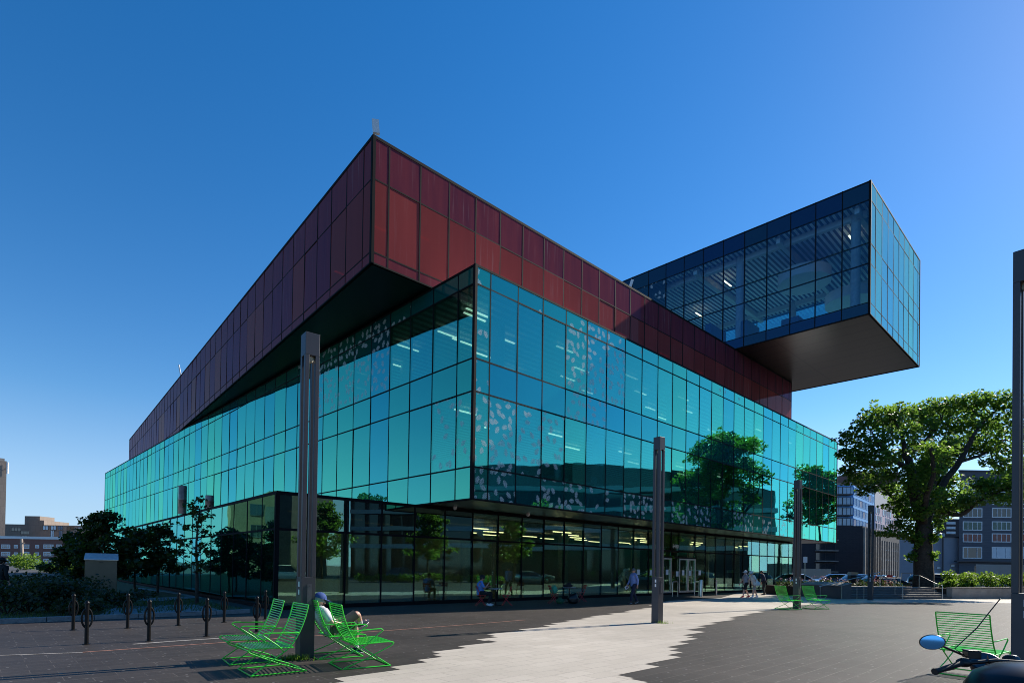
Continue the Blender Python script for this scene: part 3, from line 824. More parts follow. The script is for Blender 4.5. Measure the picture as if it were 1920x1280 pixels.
# beams under the slatted ceiling of the top box, and two round light drums
mb = MB()
P, a, b, La, Lb = BOX['B']
for y in (0.9, 6.0, 12.5, 19.0, 25.5):
    p0 = P + a * .4 + b * y; p1 = P + a * 13.2 + b * y; mb.bar((p0.x, p0.y, 25.95), (p1.x, p1.y, 25.95), .3, .45)
for x in (1.3, 11.9):
    p0 = P + a * x + b * .5; p1 = P + a * x + b * 26; mb.bar((p0.x, p0.y, 25.98), (p1.x, p1.y, 25.98), .3, .4)
lpart('ceiling_beam', mb, M['interior_white'])
for x, y, z, r in ((5.0, 5.8, 24.3, 1.9), (8.6, 3.6, 23.2, 1.8)):
    p = P + a * x + b * y
    mb = MB(); mb.lathe([(r, z), (r, z + .8), (r - .1, z + .8), (r - .1, z + .12), (.01, z + .12), (.01, z)], 40, (p.x, p.y, 0)); lpart('ceiling_drum', mb, M['interior_white'], smooth=True)
    mb = MB(); mb.tube([(p.x, p.y, z + .8), (p.x, p.y, 26.1)], .03); lpart('drum_rod', mb, M['steel'])
# furniture seen inside the top box and behind the teal corner
mb = MB()
for x, y, sx, sy, h in ((1.6, 8.5, 2.2, .5, 1.5), (1.4, 11.2, 2.6, .5, 1.9), (1.2, 5.2, 1.2, 1.2, .75), (2.8, 3.0, 1.0, 1.0, .9), (1.6, 14.5, 2.6, .5, 1.9)):
    p = P + a * x + b * y; mb.box((p.x, p.y, 19.31 + h / 2), (sx, sy, h), PI / 2 - AX)
lpart('book_shelf', mb, plain('dark blue shelf', (0.03, 0.045, 0.09, 1), 0.6))
P, a, b, La, Lb = BOX['T']
for x, y in ((1.2, 1.6), (1.0, 2.9), (3.4, 1.2), (6.2, 1.3), (9.0, 1.3)):
    p = P + a * x + b * y; c_ = Vector((p.x, p.y, 4.62)); mb = MB()
    Rm = Matrix.Rotation(PI / 2 - AX, 3, 'Z')
    mb.box(c_ + Vector((0, 0, 1.35)), (1.3, .6, .05), Rm)
    for sx in (-.6, .6):
        for sy in (-.25, .25): mb.box(c_ + Rm @ Vector((sx, sy, .66)), (.05, .05, 1.32), Rm)
    mb.box(c_ + Rm @ Vector((.2, 0, 1.62)), (.45, .04, .3), Rm); mb.box(c_ + Rm @ Vector((.2, 0, 1.42)), (.05, .05, .1), Rm)
    lpart('standing_desk', mb, M['white_paint'])
# linear ceiling lamps
def lamp(k, x, y, z, L=1.25, along='a'):
    P, a, b, _, _ = BOX[k]; d = a if along == 'a' else b
    p = P + a * x + b * y; q = p + d * L
    mb = MB(); mb.bar((p.x, p.y, z), (q.x, q.y, z), 0.09, 0.05); lpart('ceiling_lamp', mb, M['lamp'])
lr = random.Random(4)
for i in range(14): 
    lamp('T', 1.2 + 2.9 * i, 2.0 + (i % 2) * 1.3, 12.75); lamp('T', 1.8 + 2.9 * i, 4.8 + (i % 3) * .8, 12.75)
for i in range(9):
    lamp('T', 1.6 + 3.1 * i, 3.2 + (i % 2) * 1.5, 8.7)
for i in range(7): lamp('T', 1.4 + (i % 2) * 1.4, 2.4 + 2.6 * i, 12.75)
for i in range(6): lamp('R', 1.0, 1.8 + 4.2 * i, 16.2 - .3 * (i % 2)); lamp('R', 2.2 + 5.0 * i, 1.2, 16.3)
for i in range(5): lamp('B', 2.6 + (i % 2) * 4, 2.0 + 4.6 * i, 25.6, 1.4)
for i in range(17): lamp('G', 1.0 + 2.5 * i, 1.6 + (i % 3) * 1.6, 3.72, 1.5)
for i in range(8): lamp('G', 13.0 + 2.6 * i, 6.5 + (i % 2) * .9, 3.72, 1.3)
# roof antennas, vents, soffit lights
def antenna(px, py, k, h, wd, tilt):
    P, a, b, _, _ = BOX[k]
    return
p = BOX['R'][0] + BOX['R'][1] * .25 + BOX['R'][2] * .3
mb = MB(); mb.tube([(p.x, p.y, Z3 - .05), (p.x, p.y, Z3 + .4)], .03); mb.box((p.x, p.y, Z3 + .58), (.26, .14, .55), Matrix.Rotation(-.10, 3, 'Y') @ Matrix.Rotation(.3, 3, 'Z')); lpart('roof_antenna', mb, M['white_paint'])
p = BOX['R'][0] + BOX['R'][1] * 17.9 + BOX['R'][2] * .5
mb = MB(); mb.tube([(p.x, p.y, Z3 - .05), (p.x, p.y, Z3 + .5)], .03); mb.box((p.x, p.y, Z3 + .55), (.16, .12, .6), Matrix.Rotation(.3, 3, 'Y')); lpart('roof_antenna', mb, M['white_paint'])
p = BOX['R'][0] + BOX['R'][2] * 38
mb = MB(); mb.tube([(p.x, p.y, Z3 - .05), (p.x - .2, p.y, Z3 + .9)], .06); lpart('roof_antenna', mb, M['white_paint'])
for px, py, w_, h_ in ((342, 948, 14, 1.5), (393, 944, 15, .62)):
    D = 30.5 if px < 360 else 27.3
    c_ = at(px, py, D); r_ = w_ / 2 * D / F
    mb = MB(); mb.lathe([(r_, 4.25), (r_, 4.3 + h_ * .45), (r_ * 1.04, 4.32 + h_ * .45), (r_ * 1.04, 4.36 + h_ * .45), (r_, 4.38 + h_ * .45), (r_, 4.25 + h_), (r_ * .96, 4.27 + h_)], 20, (c_.x, c_.y, 0))
    lpart('roof_vent', mb, M['vent'], smooth=True)
for px, py in ((853, 949), (990, 962), (1337, 1001)):
    c_ = gnd(px, py, Z1)
    mb = MB(); mb.lathe([(.10, Z1 + .01), (.10, Z1 - .05), (.085, Z1 - .10), (.04, Z1 - .15)], 14, (c_.x, c_.y, 0)); lpart('soffit_lamp', mb, M['white_paint'], smooth=True)
# entrance doors with bright frames, handles and paper notices, house number
P, a, b, La, Lb = BOX['G']
n_ = nR(a)
for s0, s1 in ((gs[0], gs[1]), (gs[2], gs[3]), (gs[3], gs[4])):
    mb = MB(); 
    def P3(s, z, o=0.02): q = P + a * s + n_ * o; return Vector((q.x, q.y, z))
    NV = Vector((n_.x, n_.y, 0))
    for s in (s0 + .05, s1 - .05): mb.bar(P3(s, .125), P3(s, 2.42), .09, .07, up=NV)
    mb.bar(P3(s0 + .1, 2.37), P3(s1 - .1, 2.37), .07, .09); mb.bar(P3(s0 + .1, .19), P3(s1 - .1, .19), .07, .12)
    door = lpart('entrance_door', mb, M['steel_bright'])
    mb = MB(); mb.bar(P3((s0 + s1) / 2, .25, -.01), P3((s0 + s1) / 2, 2.33, -.01), s1 - s0 - .2, .015, up=NV)
    nf = len(mb.f)
    mb.build('door_glass', M['clear_glass'], door, LO, fattr={'opac': [.02] * nf, 'leaf': [0] * nf, 'tint': [.3] * nf}, uvs=[(0, 0)] * len(mb.v))
    mb = MB(); hs_ = s1 - .3 if s0 != gs[3] else s0 + .3
    mb.tube([P3(hs_, .7, .11), P3(hs_, 1.9, .11)], .018); mb.tube([P3(hs_, .9, .02), P3(hs_, .9, .11)], .012); mb.tube([P3(hs_, 1.7, .02), P3(hs_, 1.7, .11)], .012)
    mb.build('door_handle', M['steel'], door, LO)
mb = MB()
s0, s1 = gs[1] + .05, gs[2] - .05
mb.bar(P3((s0 + s1) / 2, .2, -.01), P3((s0 + s1) / 2, 2.8, -.01), s1 - s0, .015, up=NV)
nf = len(mb.f)
lpart('side_light', mb, M['clear_glass'], fattr={'opac': [.02] * nf, 'leaf': [0] * nf, 'tint': [.3] * nf}, uvs=[(0, 0)] * len(mb.v))
mb = MB(); mb.bar(P3(gs[0], 2.47), P3(gs[4], 2.47), .1, .09); lpart('door_head', mb, M['mullion'])
mb = MB()
for s0, s1 in ((gs[0], gs[1]), (gs[2], gs[3]), (gs[3], gs[4])): mb.bar(P3(s0 + .05, 2.68, -.02), P3(s1 - .05, 2.68, -.02), .02, .30)
nf = len(mb.f); lpart('transom_light', mb, M['clear_glass'], fattr={'opac': [.05] * nf, 'leaf': [0] * nf, 'tint': [.3] * nf}, uvs=[(0, 0)] * len(mb.v))
for px, py in ((1195, 1072), (1219, 1073), (1249, 1072), (1268, 1075), (1279, 1073), (1292, 1074), (1310, 1073)):
    s, z = onwall(px, py, P, a); mb = MB()
    mb.bar(P3(s, z - .17, .075), P3(s, z + .17, .075), .30 if px != 1292 else .26, .004, up=NV); lpart('paper_notice', mb, M['paper'])
cu = bpy.data.curves.new('house_number', 'FONT'); cu.body = '5440'; cu.size = 0.36; cu.extrude = 0.012; cu.align_x = 'CENTER'; cu.align_y = 'CENTER'
tmp = bpy.data.objects.new('house_number_text', cu); COL.objects.link(tmp)
bpy.context.view_layer.update()
me = bpy.data.meshes.new_from_object(tmp.evaluated_get(bpy.context.evaluated_depsgraph_get()))
bpy.data.objects.remove(tmp)
nb = bpy.data.objects.new('house_number', me); COL.objects.link(nb); me.materials.clear(); me.materials.append(M['white_paint'])
s, z = onwall(1265.3, 1024, P, a); q_ = P + a * s + n_ * .06
nb.parent = lib; nb.location = Vector((q_.x, q_.y, z)) - LO; nb.rotation_euler = (PI / 2, 0, math.atan2(a.y, a.x))
# ------------------------------------------------------------------ lamp posts
def hd(x, y): return math.atan2(y, x)
LPH = 5.75
def make_post():
    t = thing('lamp_post', '', 'lamp post', (0, 0, 0), 0)
    W = 0.252; e = 0.072
    mb = MB(); mb.box((0, 0, 0.72), (W, W, 1.40)); mb.box((0, 0, 0.012), (W + .012, W + .012, 0.022)); mb.build('base_shaft', M['charcoal'], t, bevel=.006)
    for sx in (-1, 1):
        for sy in (-1, 1):
            mb = MB(); mb.box((sx * (W - e) / 2, sy * (W - e) / 2, (1.423 + 5.35) / 2), (e, e, 5.35 - 1.423)); mb.build('corner_post', M['charcoal'], t, bevel=.004)
    mb = MB(); mb.box((0, 0, 5.55), (W, W, .40)); mb.build('cap', M['charcoal'], t, bevel=.006)
    mb = MB(); mb.lathe([(.06, 5.35), (.06, 5.30), (.045, 5.26), (.01, 5.245)], 12); mb.build('lamp_lens', plain('clouded lamp lens', (.5, .46, .36, 1), .2), t, smooth=True)
    mb = MB(); mb.box((.02, -W / 2 - .004, 1.12), (.08, .008, .36)); p_ = mb.build('access_panel', plain('grey access plate', (.10, .10, .11, 1), .4, .3), t)
    mb = MB(); mb.lathe([(.008, 0), (.008, .006)], 8, (.02, -W / 2 - .008, 1.27), Matrix.Rotation(PI / 2, 3, 'X')); mb.build('lock', M['satin_black'], p_)
    mb = MB(); mb.box((-W / 2 - .003, -.02, 1.30), (.004, .05, .09)); mb.box((-W / 2 - .003, -.02, 1.16), (.004, .05, .09)); mb.build('sticker', M['paper'], t)
    return t
post = make_post()
PR = -(math.radians(51) - PI / 2)        # turned a little against the facade
pp = [((gnd(571, 1231)), 'charcoal lamp post between the green lounge chairs, with small white stickers on its shaft'),
      ((gnd(1232, 1167)), 'charcoal lamp post standing alone in the middle of the pale paving'),
      ((gnd(1494, 1140)), 'charcoal lamp post behind two green chairs near the walking couple'),
      ((gnd(1632, 1124)), 'charcoal lamp post at the foot of the garden steps'),
      (Vector((6.49, 7.15, 0)), 'charcoal lamp post at the edge of view beside the motor scooter')]
for i, (p, lb) in enumerate(pp):
    o = post if i == 0 else copy_tree(post)
    o.location = (p.x, p.y, 0.0); o.rotation_euler = (0, 0, PR); o['label'] = lb; o['group'] = 'slotted lamp posts on the plaza'
# weeds at two post feet
tt = []; mb = MB()
for c_, n_w in ((pp[0][0] + Vector((-.08, -.28, 0)), 260), (pp[1][0] + Vector((.1, -.2, 0)), 60)):
    for i in range(n_w):
        blade(mb, c_.x + rg.gauss(0, .13), c_.y + rg.gauss(0, .05), 0.0, rg.uniform(.04, .13), .008, tt)
tag(mb.build('grass', M['leaf_fresh'], fattr={'tint': tt}), kind='stuff')

# ------------------------------------------------------------------ green wire lounge chairs
def make_lounge():
    t = thing('lounge_chair', '', 'lounge chair', (0, 0, 0), 0)
    hw, r = 0.36, 0.010
    bk = [(-.02, 1.02), (.035, .80), (.13, .57), (.25, .395), (.40, .28)]
    def back(u):
        for (a, za), (b_, zb) in zip(bk, bk[1:]):
            if za >= u >= zb: return a + (b_ - a) * (za - u) / (za - zb)
    mb = MB()
    path = [(.80, .012), (.40, .28), (.25, .395), (.13, .57), (.035, .80), (-.02, 1.02)]
    def smoothp(P, n=5):
        out = []
        Q = [P[0]] + P + [P[-1]]
        for i in range(1, len(Q) - 2):
            for k in range(n):
                t_ = k / n; a, b_, c_, d = (Vector(q) for q in Q[i - 1:i + 3])
                out.append(0.5 * ((2 * b_) + (c_ - a) * t_ + (2 * a - 5 * b_ + 4 * c_ - d) * t_ ** 2 + (3 * b_ - a - 3 * c_ + d) * t_ ** 3))
        out.append(Vector(P[-1])); return out
    sp = smoothp([(x, 0, z) for x, z in path])
    left = [Vector((p.x, hw, p.z)) for p in sp]; right = [Vector((p.x, -hw, p.z)) for p in reversed(sp)]
    top = arc([left[-2], (left[-1].x, hw, left[-1].z), (right[0].x, -hw, right[0].z), right[1]], 5, .05)
    mb.tube(left[:-1] + top[1:-1] + right[1:], r, 7)
    fr = mb.build('back_frame', M['green_paint'], t, smooth=True)
    mb = MB()
    for i in range(16):
        z = .42 + i * .038
        u = back(min(1.02, z)); mb.tube([(u, -hw, z), (u, hw, z)], .0084, 5)
    mb.build('back_rods', M['green_paint'], t, smooth=True)
    mb = MB()                                     # seat loop running into the rear legs and round the floor
    hs = hw + .012
    for s in (-1, 1):
        P_ = arc([(.20, s * hs, .385), (.80, s * hs, .405), (.855, s * hs, .385), (.82, s * hs, .345), (.40, s * hs, .155), (.0, s * hs, .012), (.80, s * hs, .012)], 5, .05)
        mb.tube(P_, r, 7)
    mb.tube([(.0, -hs, .012), (.0, hs, .012)], r, 7); mb.tube([(.80, -hs, .012), (.80, hs, .012)], r, 7); mb.tube([(.84, -hs, .375), (.84, hs, .375)], r, 7); mb.tube([(.20, -hs, .385), (.20, hs, .385)], r, 7)
    mb.build('leg_frame', M['green_paint'], t, smooth=True)
    mb = MB()
    for i in range(14):
        x = .235 + i * .0435; mb.tube([(x, -hs, .386 + (x - .2) * .033), (x, hs, .386 + (x - .2) * .033)], .0084, 5)
    mb.build('seat_rods', M['green_paint'], t, smooth=True)
    for s in (-1, 1):
        y = s * (hw + .03)
        mb = MB(); mb.tube(arc([(back(.60) , s * hw, .60), (back(.60) + .03, y, .605), (.62, y, .625), (.66, y, .60), (.42, y, .42), (.34, s * hw, .325)], 5, .05), r, 7)
        mb.build('armrest', M['green_paint'], t, smooth=True)
    return t
lc = make_lounge()
CH = [(gnd(510, 1256), 219, 'empty green wire lounge chair immediately left of the near lamp post'),
      (gnd(472, 1237), 216, 'empty green lounge chair farthest left, just in front of the bike racks'),
      (gnd(674, 1245), 33, 'empty green lounge chair between the camera and the man in the cap'),
      (gnd(628, 1228), 33, 'green wire lounge chair the man in the blue cap sits in'),
      (gnd(1478, 1141.5), 12, 'green wire lounge chair half hidden by the lamp post near the couple'),
      (gnd(1529, 1140.5), 12, 'green wire lounge chair in full sun right of the lamp post near the couple'),
      (gnd(1822, 1264), 33, 'green wire lounge chair seen from behind beside the motor scooter')]
chairs = []
for i, (p, ang, lb) in enumerate(CH):
    o = lc if i == 0 else copy_tree(lc)
    a = math.radians(ang)
    o.location = (p.x - math.cos(a) * .4, p.y - math.sin(a) * .4, 0.0); o.rotation_euler = (0, 0, a)
    o['label'] = lb; o['group'] = 'green wire lounge chairs'; chairs.append(o)

# ------------------------------------------------------------------ bike racks
def make_rack():
    t = thing('bike_rack', '', 'bike rack')
    mb = MB(); mb.lathe([(.07, 0), (.07, .012), (.036, .014), (.036, .80), (.046, .805), (.046, .825), (.03, .85), (.012, .865)], 14); mb.build('post', M['black_metal'], t, smooth=True)
    mb = MB(); mb.tube([(0.085 * math.sin(2 * PI * k / 24), 0, .52 + .19 * math.cos(2 * PI * k / 24)) for k in range(25)], .018, 8, cap=False); mb.build('ring', M['black_metal'], t, smooth=True)
    return t
rk = make_rack()
RK = [(162, 1207, 'front row, leftmost'), (279, 1201, 'front row, second from the left'), (387, 1192, 'front row, its ring seen almost face on'), (481, 1184, 'front row, just behind the green chairs'),
      (137, 1180, 'back row, leftmost, before the dark shrubs'), (239, 1177, 'back row, in front of the metal cabinet side'), (334, 1172, 'back row, with a yellow tuft at its foot'), (420, 1166, 'back row, before the lawn corner'), (497, 1160, 'back row, nearest the glass corner')]
for i, (x, y, lb) in enumerate(RK):
    o = rk if i == 0 else copy_tree(rk)
    o.location = gnd(x, y); o.rotation_euler = (0, 0, math.radians(44 + 3 * math.sin(i * 2.1)))
    o['label'] = 'black post and ring bike rack, ' + lb; o['group'] = 'black bike racks on the paving'

# ------------------------------------------------------------------ steel cabinet, bollards and door rails
c_ = gnd(189, 1119, .1); c_.z = 0.09
t = thing('utility_cabinet', 'bronze steel cabinet with a sloping lid painted pale like reflected sky standing in the dark shrubs', 'cabinet', c_, math.radians(34))
mb = MB(); mb.box((0, 0, .80), (1.12, .55, 1.60)); mb.build('body', M['kiosk'], t, bevel=.01)
mb = MB(); mb.extrude_y([(-.60, 1.605), (.60, 1.605), (.59, 1.63), (-.59, 1.63)], -.34, .32); mb.build('lid_rim', M['steel'], t)
mb = MB(); i = mb.add([(-.60, -.34, 1.63), (.60, -.34, 1.63), (.58, .20, 1.90), (-.58, .20, 1.90), (-.60, .32, 1.63), (.60, .32, 1.63)])
for q in ((0, 1, 2, 3), (1, 5, 2), (0, 3, 4), (3, 2, 5, 4)): mb.face(tuple(i + k for k in q))
mb.build('lid', plain('lid with painted sky sheen', (.55, .58, .62, 1), .35), t)  # pale grey stands in for sky mirrored by the steel lid
mb = MB(); mb.box((.0, -.28, 1.50), (.14, .012, .03)); mb.build('handle', M['satin_black'], t)
def hoop(px, py, lb, wd):
    p = gnd(px, py); t = thing('guard_rail', lb, 'guard rail', (p.x, p.y, 0), math.radians(40), 'steel guard rails at the entrance')
    mb = MB(); mb.tube(arc([(0, 0, 0), (0, 0, .92), (wd, 0, .92), (wd, 0, 0)], 6, .09), .024, 10); mb.build('rail', M['steel'], t, smooth=True)
    for x in (0, wd):
        mb = MB(); mb.lathe([(.05, 0), (.05, .01), (.026, .012)], 12, (x, 0, 0)); mb.build('foot_plate', M['steel'], t)
hoop(1261, 1118, 'steel hoop rail left of the double doors', .55)
hoop(1302, 1116, 'steel hoop rail right of the double doors beside the bollard', .5)
p = gnd(1314, 1118); t = thing('bollard', 'thick brushed steel bollard by the library entrance', 'bollard', (p.x, p.y, 0))
mb = MB(); mb.lathe([(.11, 0), (.11, 1.02), (.10, 1.05), (.02, 1.055)], 20); mb.build('post', M['steel'], t, smooth=True)
mb = MB(); mb.lathe([(.135, 0), (.135, .012), (.112, .014)], 20); mb.build('base_ring', M['steel'], t)
p = gnd(1343, 1115.5); t = thing('door_post', 'thin steel push button post standing right of the entrance doors', 'post', (p.x, p.y, 0))
mb = MB(); mb.box((0, 0, .5), (.09, .09, 1.0)); mb.build('shaft', M['steel'], t, bevel=.01)
mb = MB(); mb.lathe([(.032, 0), (.032, .01)], 12, (0, -.045, .9), Matrix.Rotation(PI / 2, 3, 'X')); mb.build('push_plate', M['chrome'], t)

# ------------------------------------------------------------------ bistro sets by the glass
def make_bistro():
    t = thing('bistro_chair', '', 'bistro chair')
    w_ = .20
    for s in (-1, 1):
        mb = MB(); mb.tube([(.20, s * w_, 0), (-.02, s * w_, .34), (-.20, s * w_, .84)], .011, 6); mb.build('leg', M['red_paint'], t, smooth=True)
        mb = MB(); mb.tube([(-.22, s * (w_ - .025), 0), (.19, s * (w_ - .025), .45)], .011, 6); mb.build('leg', M['red_paint'], t, smooth=True)
    mb = MB()
    for k in range(6): mb.box((-.14 + .062 * k, 0, .455), (.05, .40, .014))
    mb.build('seat', M['red_paint'], t)
    mb = MB()
    for z in (.80, .70): mb.box((-.185 if z > .75 else -.15, 0, z), (.014, .42, .085), Matrix.Rotation(-.33, 3, 'Y'))
    mb.build('backrest', M['red_paint'], t)
    mb = MB(); mb.tube([(-.22, -w_, .03), (-.22, w_, .03)], .008, 5); mb.tube([(.17, -w_, .05), (.17, w_, .05)], .008, 5); mb.build('stretcher', M['red_paint'], t)
    return t
def make_table():
    t = thing('bistro_table', '', 'bistro table')
    mb = MB(); mb.lathe([(.30, .715), (.31, .722), (.31, .735), (.30, .742)], 28); mb.build('tabletop', plain('grey blue table top', (.30, .34, .42, 1), .35, .3), t, smooth=True)
    mb = MB(); mb.tube([(0, 0, .02), (0, 0, .715)], .024, 10); mb.build('stem', M['black_metal'], t, smooth=True)
    mb = MB()
    for k in range(4):
        a = k * PI / 2 + .4; mb.tube([(0, 0, .05), (.27 * math.cos(a), .27 * math.sin(a), .012)], .014, 6)
    mb.build('base', M['black_metal'], t)
    return t
bc = make_bistro(); bt = make_table()
def pos(px, py): p = gnd(px, py); return (p.x, p.y, 0)
BS = [((901, 1135), 12, 'red bistro chair under the man in the blue shirt'), ((950, 1134.5), 186, 'empty red bistro chair facing the man in the blue shirt across the table'),
      ((1037, 1130.5), 10, 'red bistro chair with a green bag on its seat by the glass wall'), ((1090, 1127.5), 190, 'empty red bistro chair right of the table piled with black bags')]
for i, ((x, y), a, lb) in enumerate(BS):
    o = bc if i == 0 else copy_tree(bc); o.location = pos(x, y); o.rotation_euler = (0, 0, math.radians(a)); o['label'] = lb; o['group'] = 'red bistro chairs along the glass front'
for i, ((x, y), lb) in enumerate((((929, 1135), 'round bistro table before the man in the blue shirt'), ((1067, 1129.5), 'round bistro table loaded with black bags'))):
    o = bt if i == 0 else copy_tree(bt); o.location = pos(x, y); o['label'] = lb; o['group'] = 'round bistro tables along the glass front'
def sack(name, loc, r, mat, label, cat, seed, handles=None):
    q = random.Random(seed); t = thing(name, label, cat, loc)
    bm = bmesh.new(); bmesh.ops.create_icosphere(bm, subdivisions=3, radius=1)
    ph = [q.uniform(0, 6) for _ in range(6)]
    for v in bm.verts:
        f = 1 + .10 * math.sin(5 * v.co.x + ph[0]) + .10 * math.sin(6 * v.co.y + ph[1]) + .07 * math.sin(9 * v.co.z + ph[2])
        z = max(-.82, v.co.z)
        v.co = Vector((v.co.x * r[0] * f, v.co.y * r[1] * f, (z + .82) * r[2] * (1 if z < .5 else f)))
    me = bpy.data.meshes.new('sack_body'); bm.to_mesh(me); bm.free(); me.materials.append(mat)
    for p_ in me.polygons: p_.use_smooth = True
    o = bpy.data.objects.new('body', me); COL.objects.link(o); o.parent = t
    mb = MB(); H_ = 1.75 * r[2]
    mb.tube(arc([(-r[0] * .5, 0, H_ * .9), (-r[0] * .4, 0, H_ * 1.2), (r[0] * .4, 0, H_ * 1.2), (r[0] * .5, 0, H_ * .9)], 4, .06), .012, 6)
    mb.build('handle', mat, t, smooth=True); return t
tp = Vector(pos(1067, 1129.5))
sack('bag', tp + Vector((-.05, 0, .743)), (.24, .17, .10), M['cloth_black'], 'slumped black bag lying on top of the round table', 'bag', 1)
sack('bag', tp + Vector((.16, -.38, 0)), (.26, .2, .24), M['satin_black'], 'black sack on the paving under the loaded table', 'bag', 2)
cp = Vector(pos(1037, 1130.5))
sack('bag', cp + Vector((.03, 0, .465)), (.17, .14, .19), M['cloth_green'], 'green shopping bag standing on a red bistro chair', 'bag', 3)
sack('bag', cp + Vector((.30, -.25, 0)), (.17, .13, .15), plain('dark green cloth', (.02, .09, .04, 1), .8, 0, .4, 14), 'dark green bag on the paving beside the red chair', 'bag', 4)

# ------------------------------------------------------------------ people
def grow(name, nodes, edges, root, mat, parent, levels=1):
    me = bpy.data.meshes.new(name); keys = list(nodes)
    me.from_pydata([nodes[k][0] for k in keys], [(keys.index(a), keys.index(b)) for a, b in edges], [])
    o = bpy.data.objects.new(name, me); COL.objects.link(o)
    o.modifiers.new('s', 'SKIN'); sub = o.modifiers.new('d', 'SUBSURF'); sub.levels = levels; sub.render_levels = levels
    for i, k in enumerate(keys):
        r = nodes[k][1]; r = (r, r) if not isinstance(r, tuple) else r
        me.skin_vertices[0].data[i].radius = r; me.skin_vertices[0].data[i].use_root = (k == root)
    bpy.context.view_layer.update()
    m2 = bpy.data.meshes.new_from_object(o.evaluated_get(bpy.context.evaluated_depsgraph_get()))
    bpy.data.objects.remove(o); bpy.data.meshes.remove(me)
    m2.name = name; m2.materials.clear(); m2.materials.append(mat)
    for p_ in m2.polygons: p_.use_smooth = True
    o = bpy.data.objects.new(name, m2); COL.objects.link(o); o.parent = parent
    return o
def V(*a): return Vector(a)
def join(o, mb):
    t_ = mb.build('cloth_part', o.data.materials[0], None, smooth=True)
    bm = bmesh.new(); bm.from_mesh(o.data); bm.from_mesh(t_.data); bm.to_mesh(o.data); bm.free()
    for p_ in o.data.polygons: p_.use_smooth = True
    bpy.data.objects.remove(t_)
def person(label, loc, rz, J, skin, top, bottom, shoes, hair, long_sleeve=False, long_leg=True, socks=None, hat=None, shades=False, fat=1.0, lean=None):
    """J: joints (pelvis chest neck head, sh el wr, hip kn an toe for L and R); head looks along +x"""
    t = thing('person', label, 'person', loc, rz)
    N = {}; E = []
    pel, ch, nk, hd_ = J['pelvis'], J['chest'], J['neck'], J['head']
    up = (hd_ - nk).normalized(); fw = J.get('look', V(1, 0, 0)); fw = (fw - up * fw.dot(up)).normalized(); sd = up.cross(fw)
    N['pel'] = (pel, .115 * fat); N['sp'] = (pel.lerp(ch, .5), .115 * fat); N['ch'] = (ch, .12 * fat); N['nb'] = (nk, .062); N['nk'] = (nk.lerp(hd_, .35), .052)
    N['hd'] = (hd_ - up * .03 + fw * .012, .077); N['ht'] = (hd_ + up * .055, .086); N['tp'] = (hd_ + up * .105 - fw * .01, .06)
    E += [('pel', 'sp'), ('sp', 'ch'), ('ch', 'nb'), ('nb', 'nk'), ('nk', 'hd'), ('hd', 'ht'), ('ht', 'tp')]
    N['chin'] = (hd_ - up * .085 + fw * .055, .036); E.append(('hd', 'chin'))
    for s in 'LR':
        sg = 1 if s == 'L' else -1
        sh, el, wr = J['sh' + s], J['el' + s], J['wr' + s]; hp, kn, an, to = J['hip' + s], J['kn' + s], J['an' + s], J['toe' + s]
        N['s' + s] = (sh, .058); N['e' + s] = (el, .041); N['w' + s] = (wr, .027)
        d = (wr - el).normalized(); dn = J.get('hand' + s, d); palm = wr + dn * .075; N['p' + s] = (palm, .030)
        E += [('ch', 's' + s), ('s' + s, 'e' + s), ('e' + s, 'w' + s), ('w' + s, 'p' + s)]
        N['h' + s] = (hp, .085 * fat); N['k' + s] = (kn, .056); N['c' + s] = (kn.lerp(an, .3), .054); N['a' + s] = (an, .037); N['t' + s] = (to, .03)
        E += [('pel', 'h' + s), ('h' + s, 'k' + s), ('k' + s, 'c' + s), ('c' + s, 'a' + s), ('a' + s, 't' + s)]
    body = grow('body', N, E, 'pel', skin, t, 2)
    # hands: five bent fingers each, joined into the body mesh
    mb = MB()
    for s in 'LR':
        el, wr = J['el' + s], J['wr' + s]; dn = J.get('hand' + s, (wr - el).normalized()).normalized()
        a = dn.cross(V(0, 0, 1)); a = a.normalized() if a.length > .1 else V(0, 1, 0); b_ = a.cross(dn)
        if b_.z > 0: b_ = -b_
        pc = wr + dn * .10
        for k, (off, L) in enumerate(((-.030, .062), (-.010, .074), (.010, .070), (.030, .055))):
            p0 = pc + a * off; p1 = p0 + dn * L * .5 + b_ * L * .12; p2 = p0 + dn * L * .8 + b_ * L * .55
            mb.tube([p0 - dn * .03, p0, p1, p2], [.011, .010, .009, .0065], 6)
        mb.tube([wr + dn * .03 - a * .02, wr + dn * .065 - a * .046, wr + dn * .10 - a * .05 + b_ * .02], [.012, .010, .007], 6)
    # nose and ears
    mb.tube([hd_ + fw * .082 + up * .02, hd_ + fw * .104 - up * .022, hd_ + fw * .085 - up * .03], [.008, .015, .01], 6)
    for sg in (-1, 1): mb.ball(hd_ + sd * sg * .082 + up * .0 - fw * .01, (.018, .010, .03), 8, 6, rot=Matrix((fw, sd, up)).transposed())
    mb.tube([hd_ + fw * .086 - up * .052 + sd * .024, hd_ + fw * .092 - up * .053, hd_ + fw * .086 - up * .052 - sd * .024], .006, 5)
    tmp = mb.build('features', skin, None, smooth=True)
    me = body.data; bm = bmesh.new(); bm.from_mesh(me); bm.from_mesh(tmp.data); bm.to_mesh(me); bm.free()
    for p_ in me.polygons: p_.use_smooth = True
    bpy.data.objects.remove(tmp)
    # eyes or dark glasses
    mb = MB(); Rh = Matrix((fw, sd, up)).transposed()
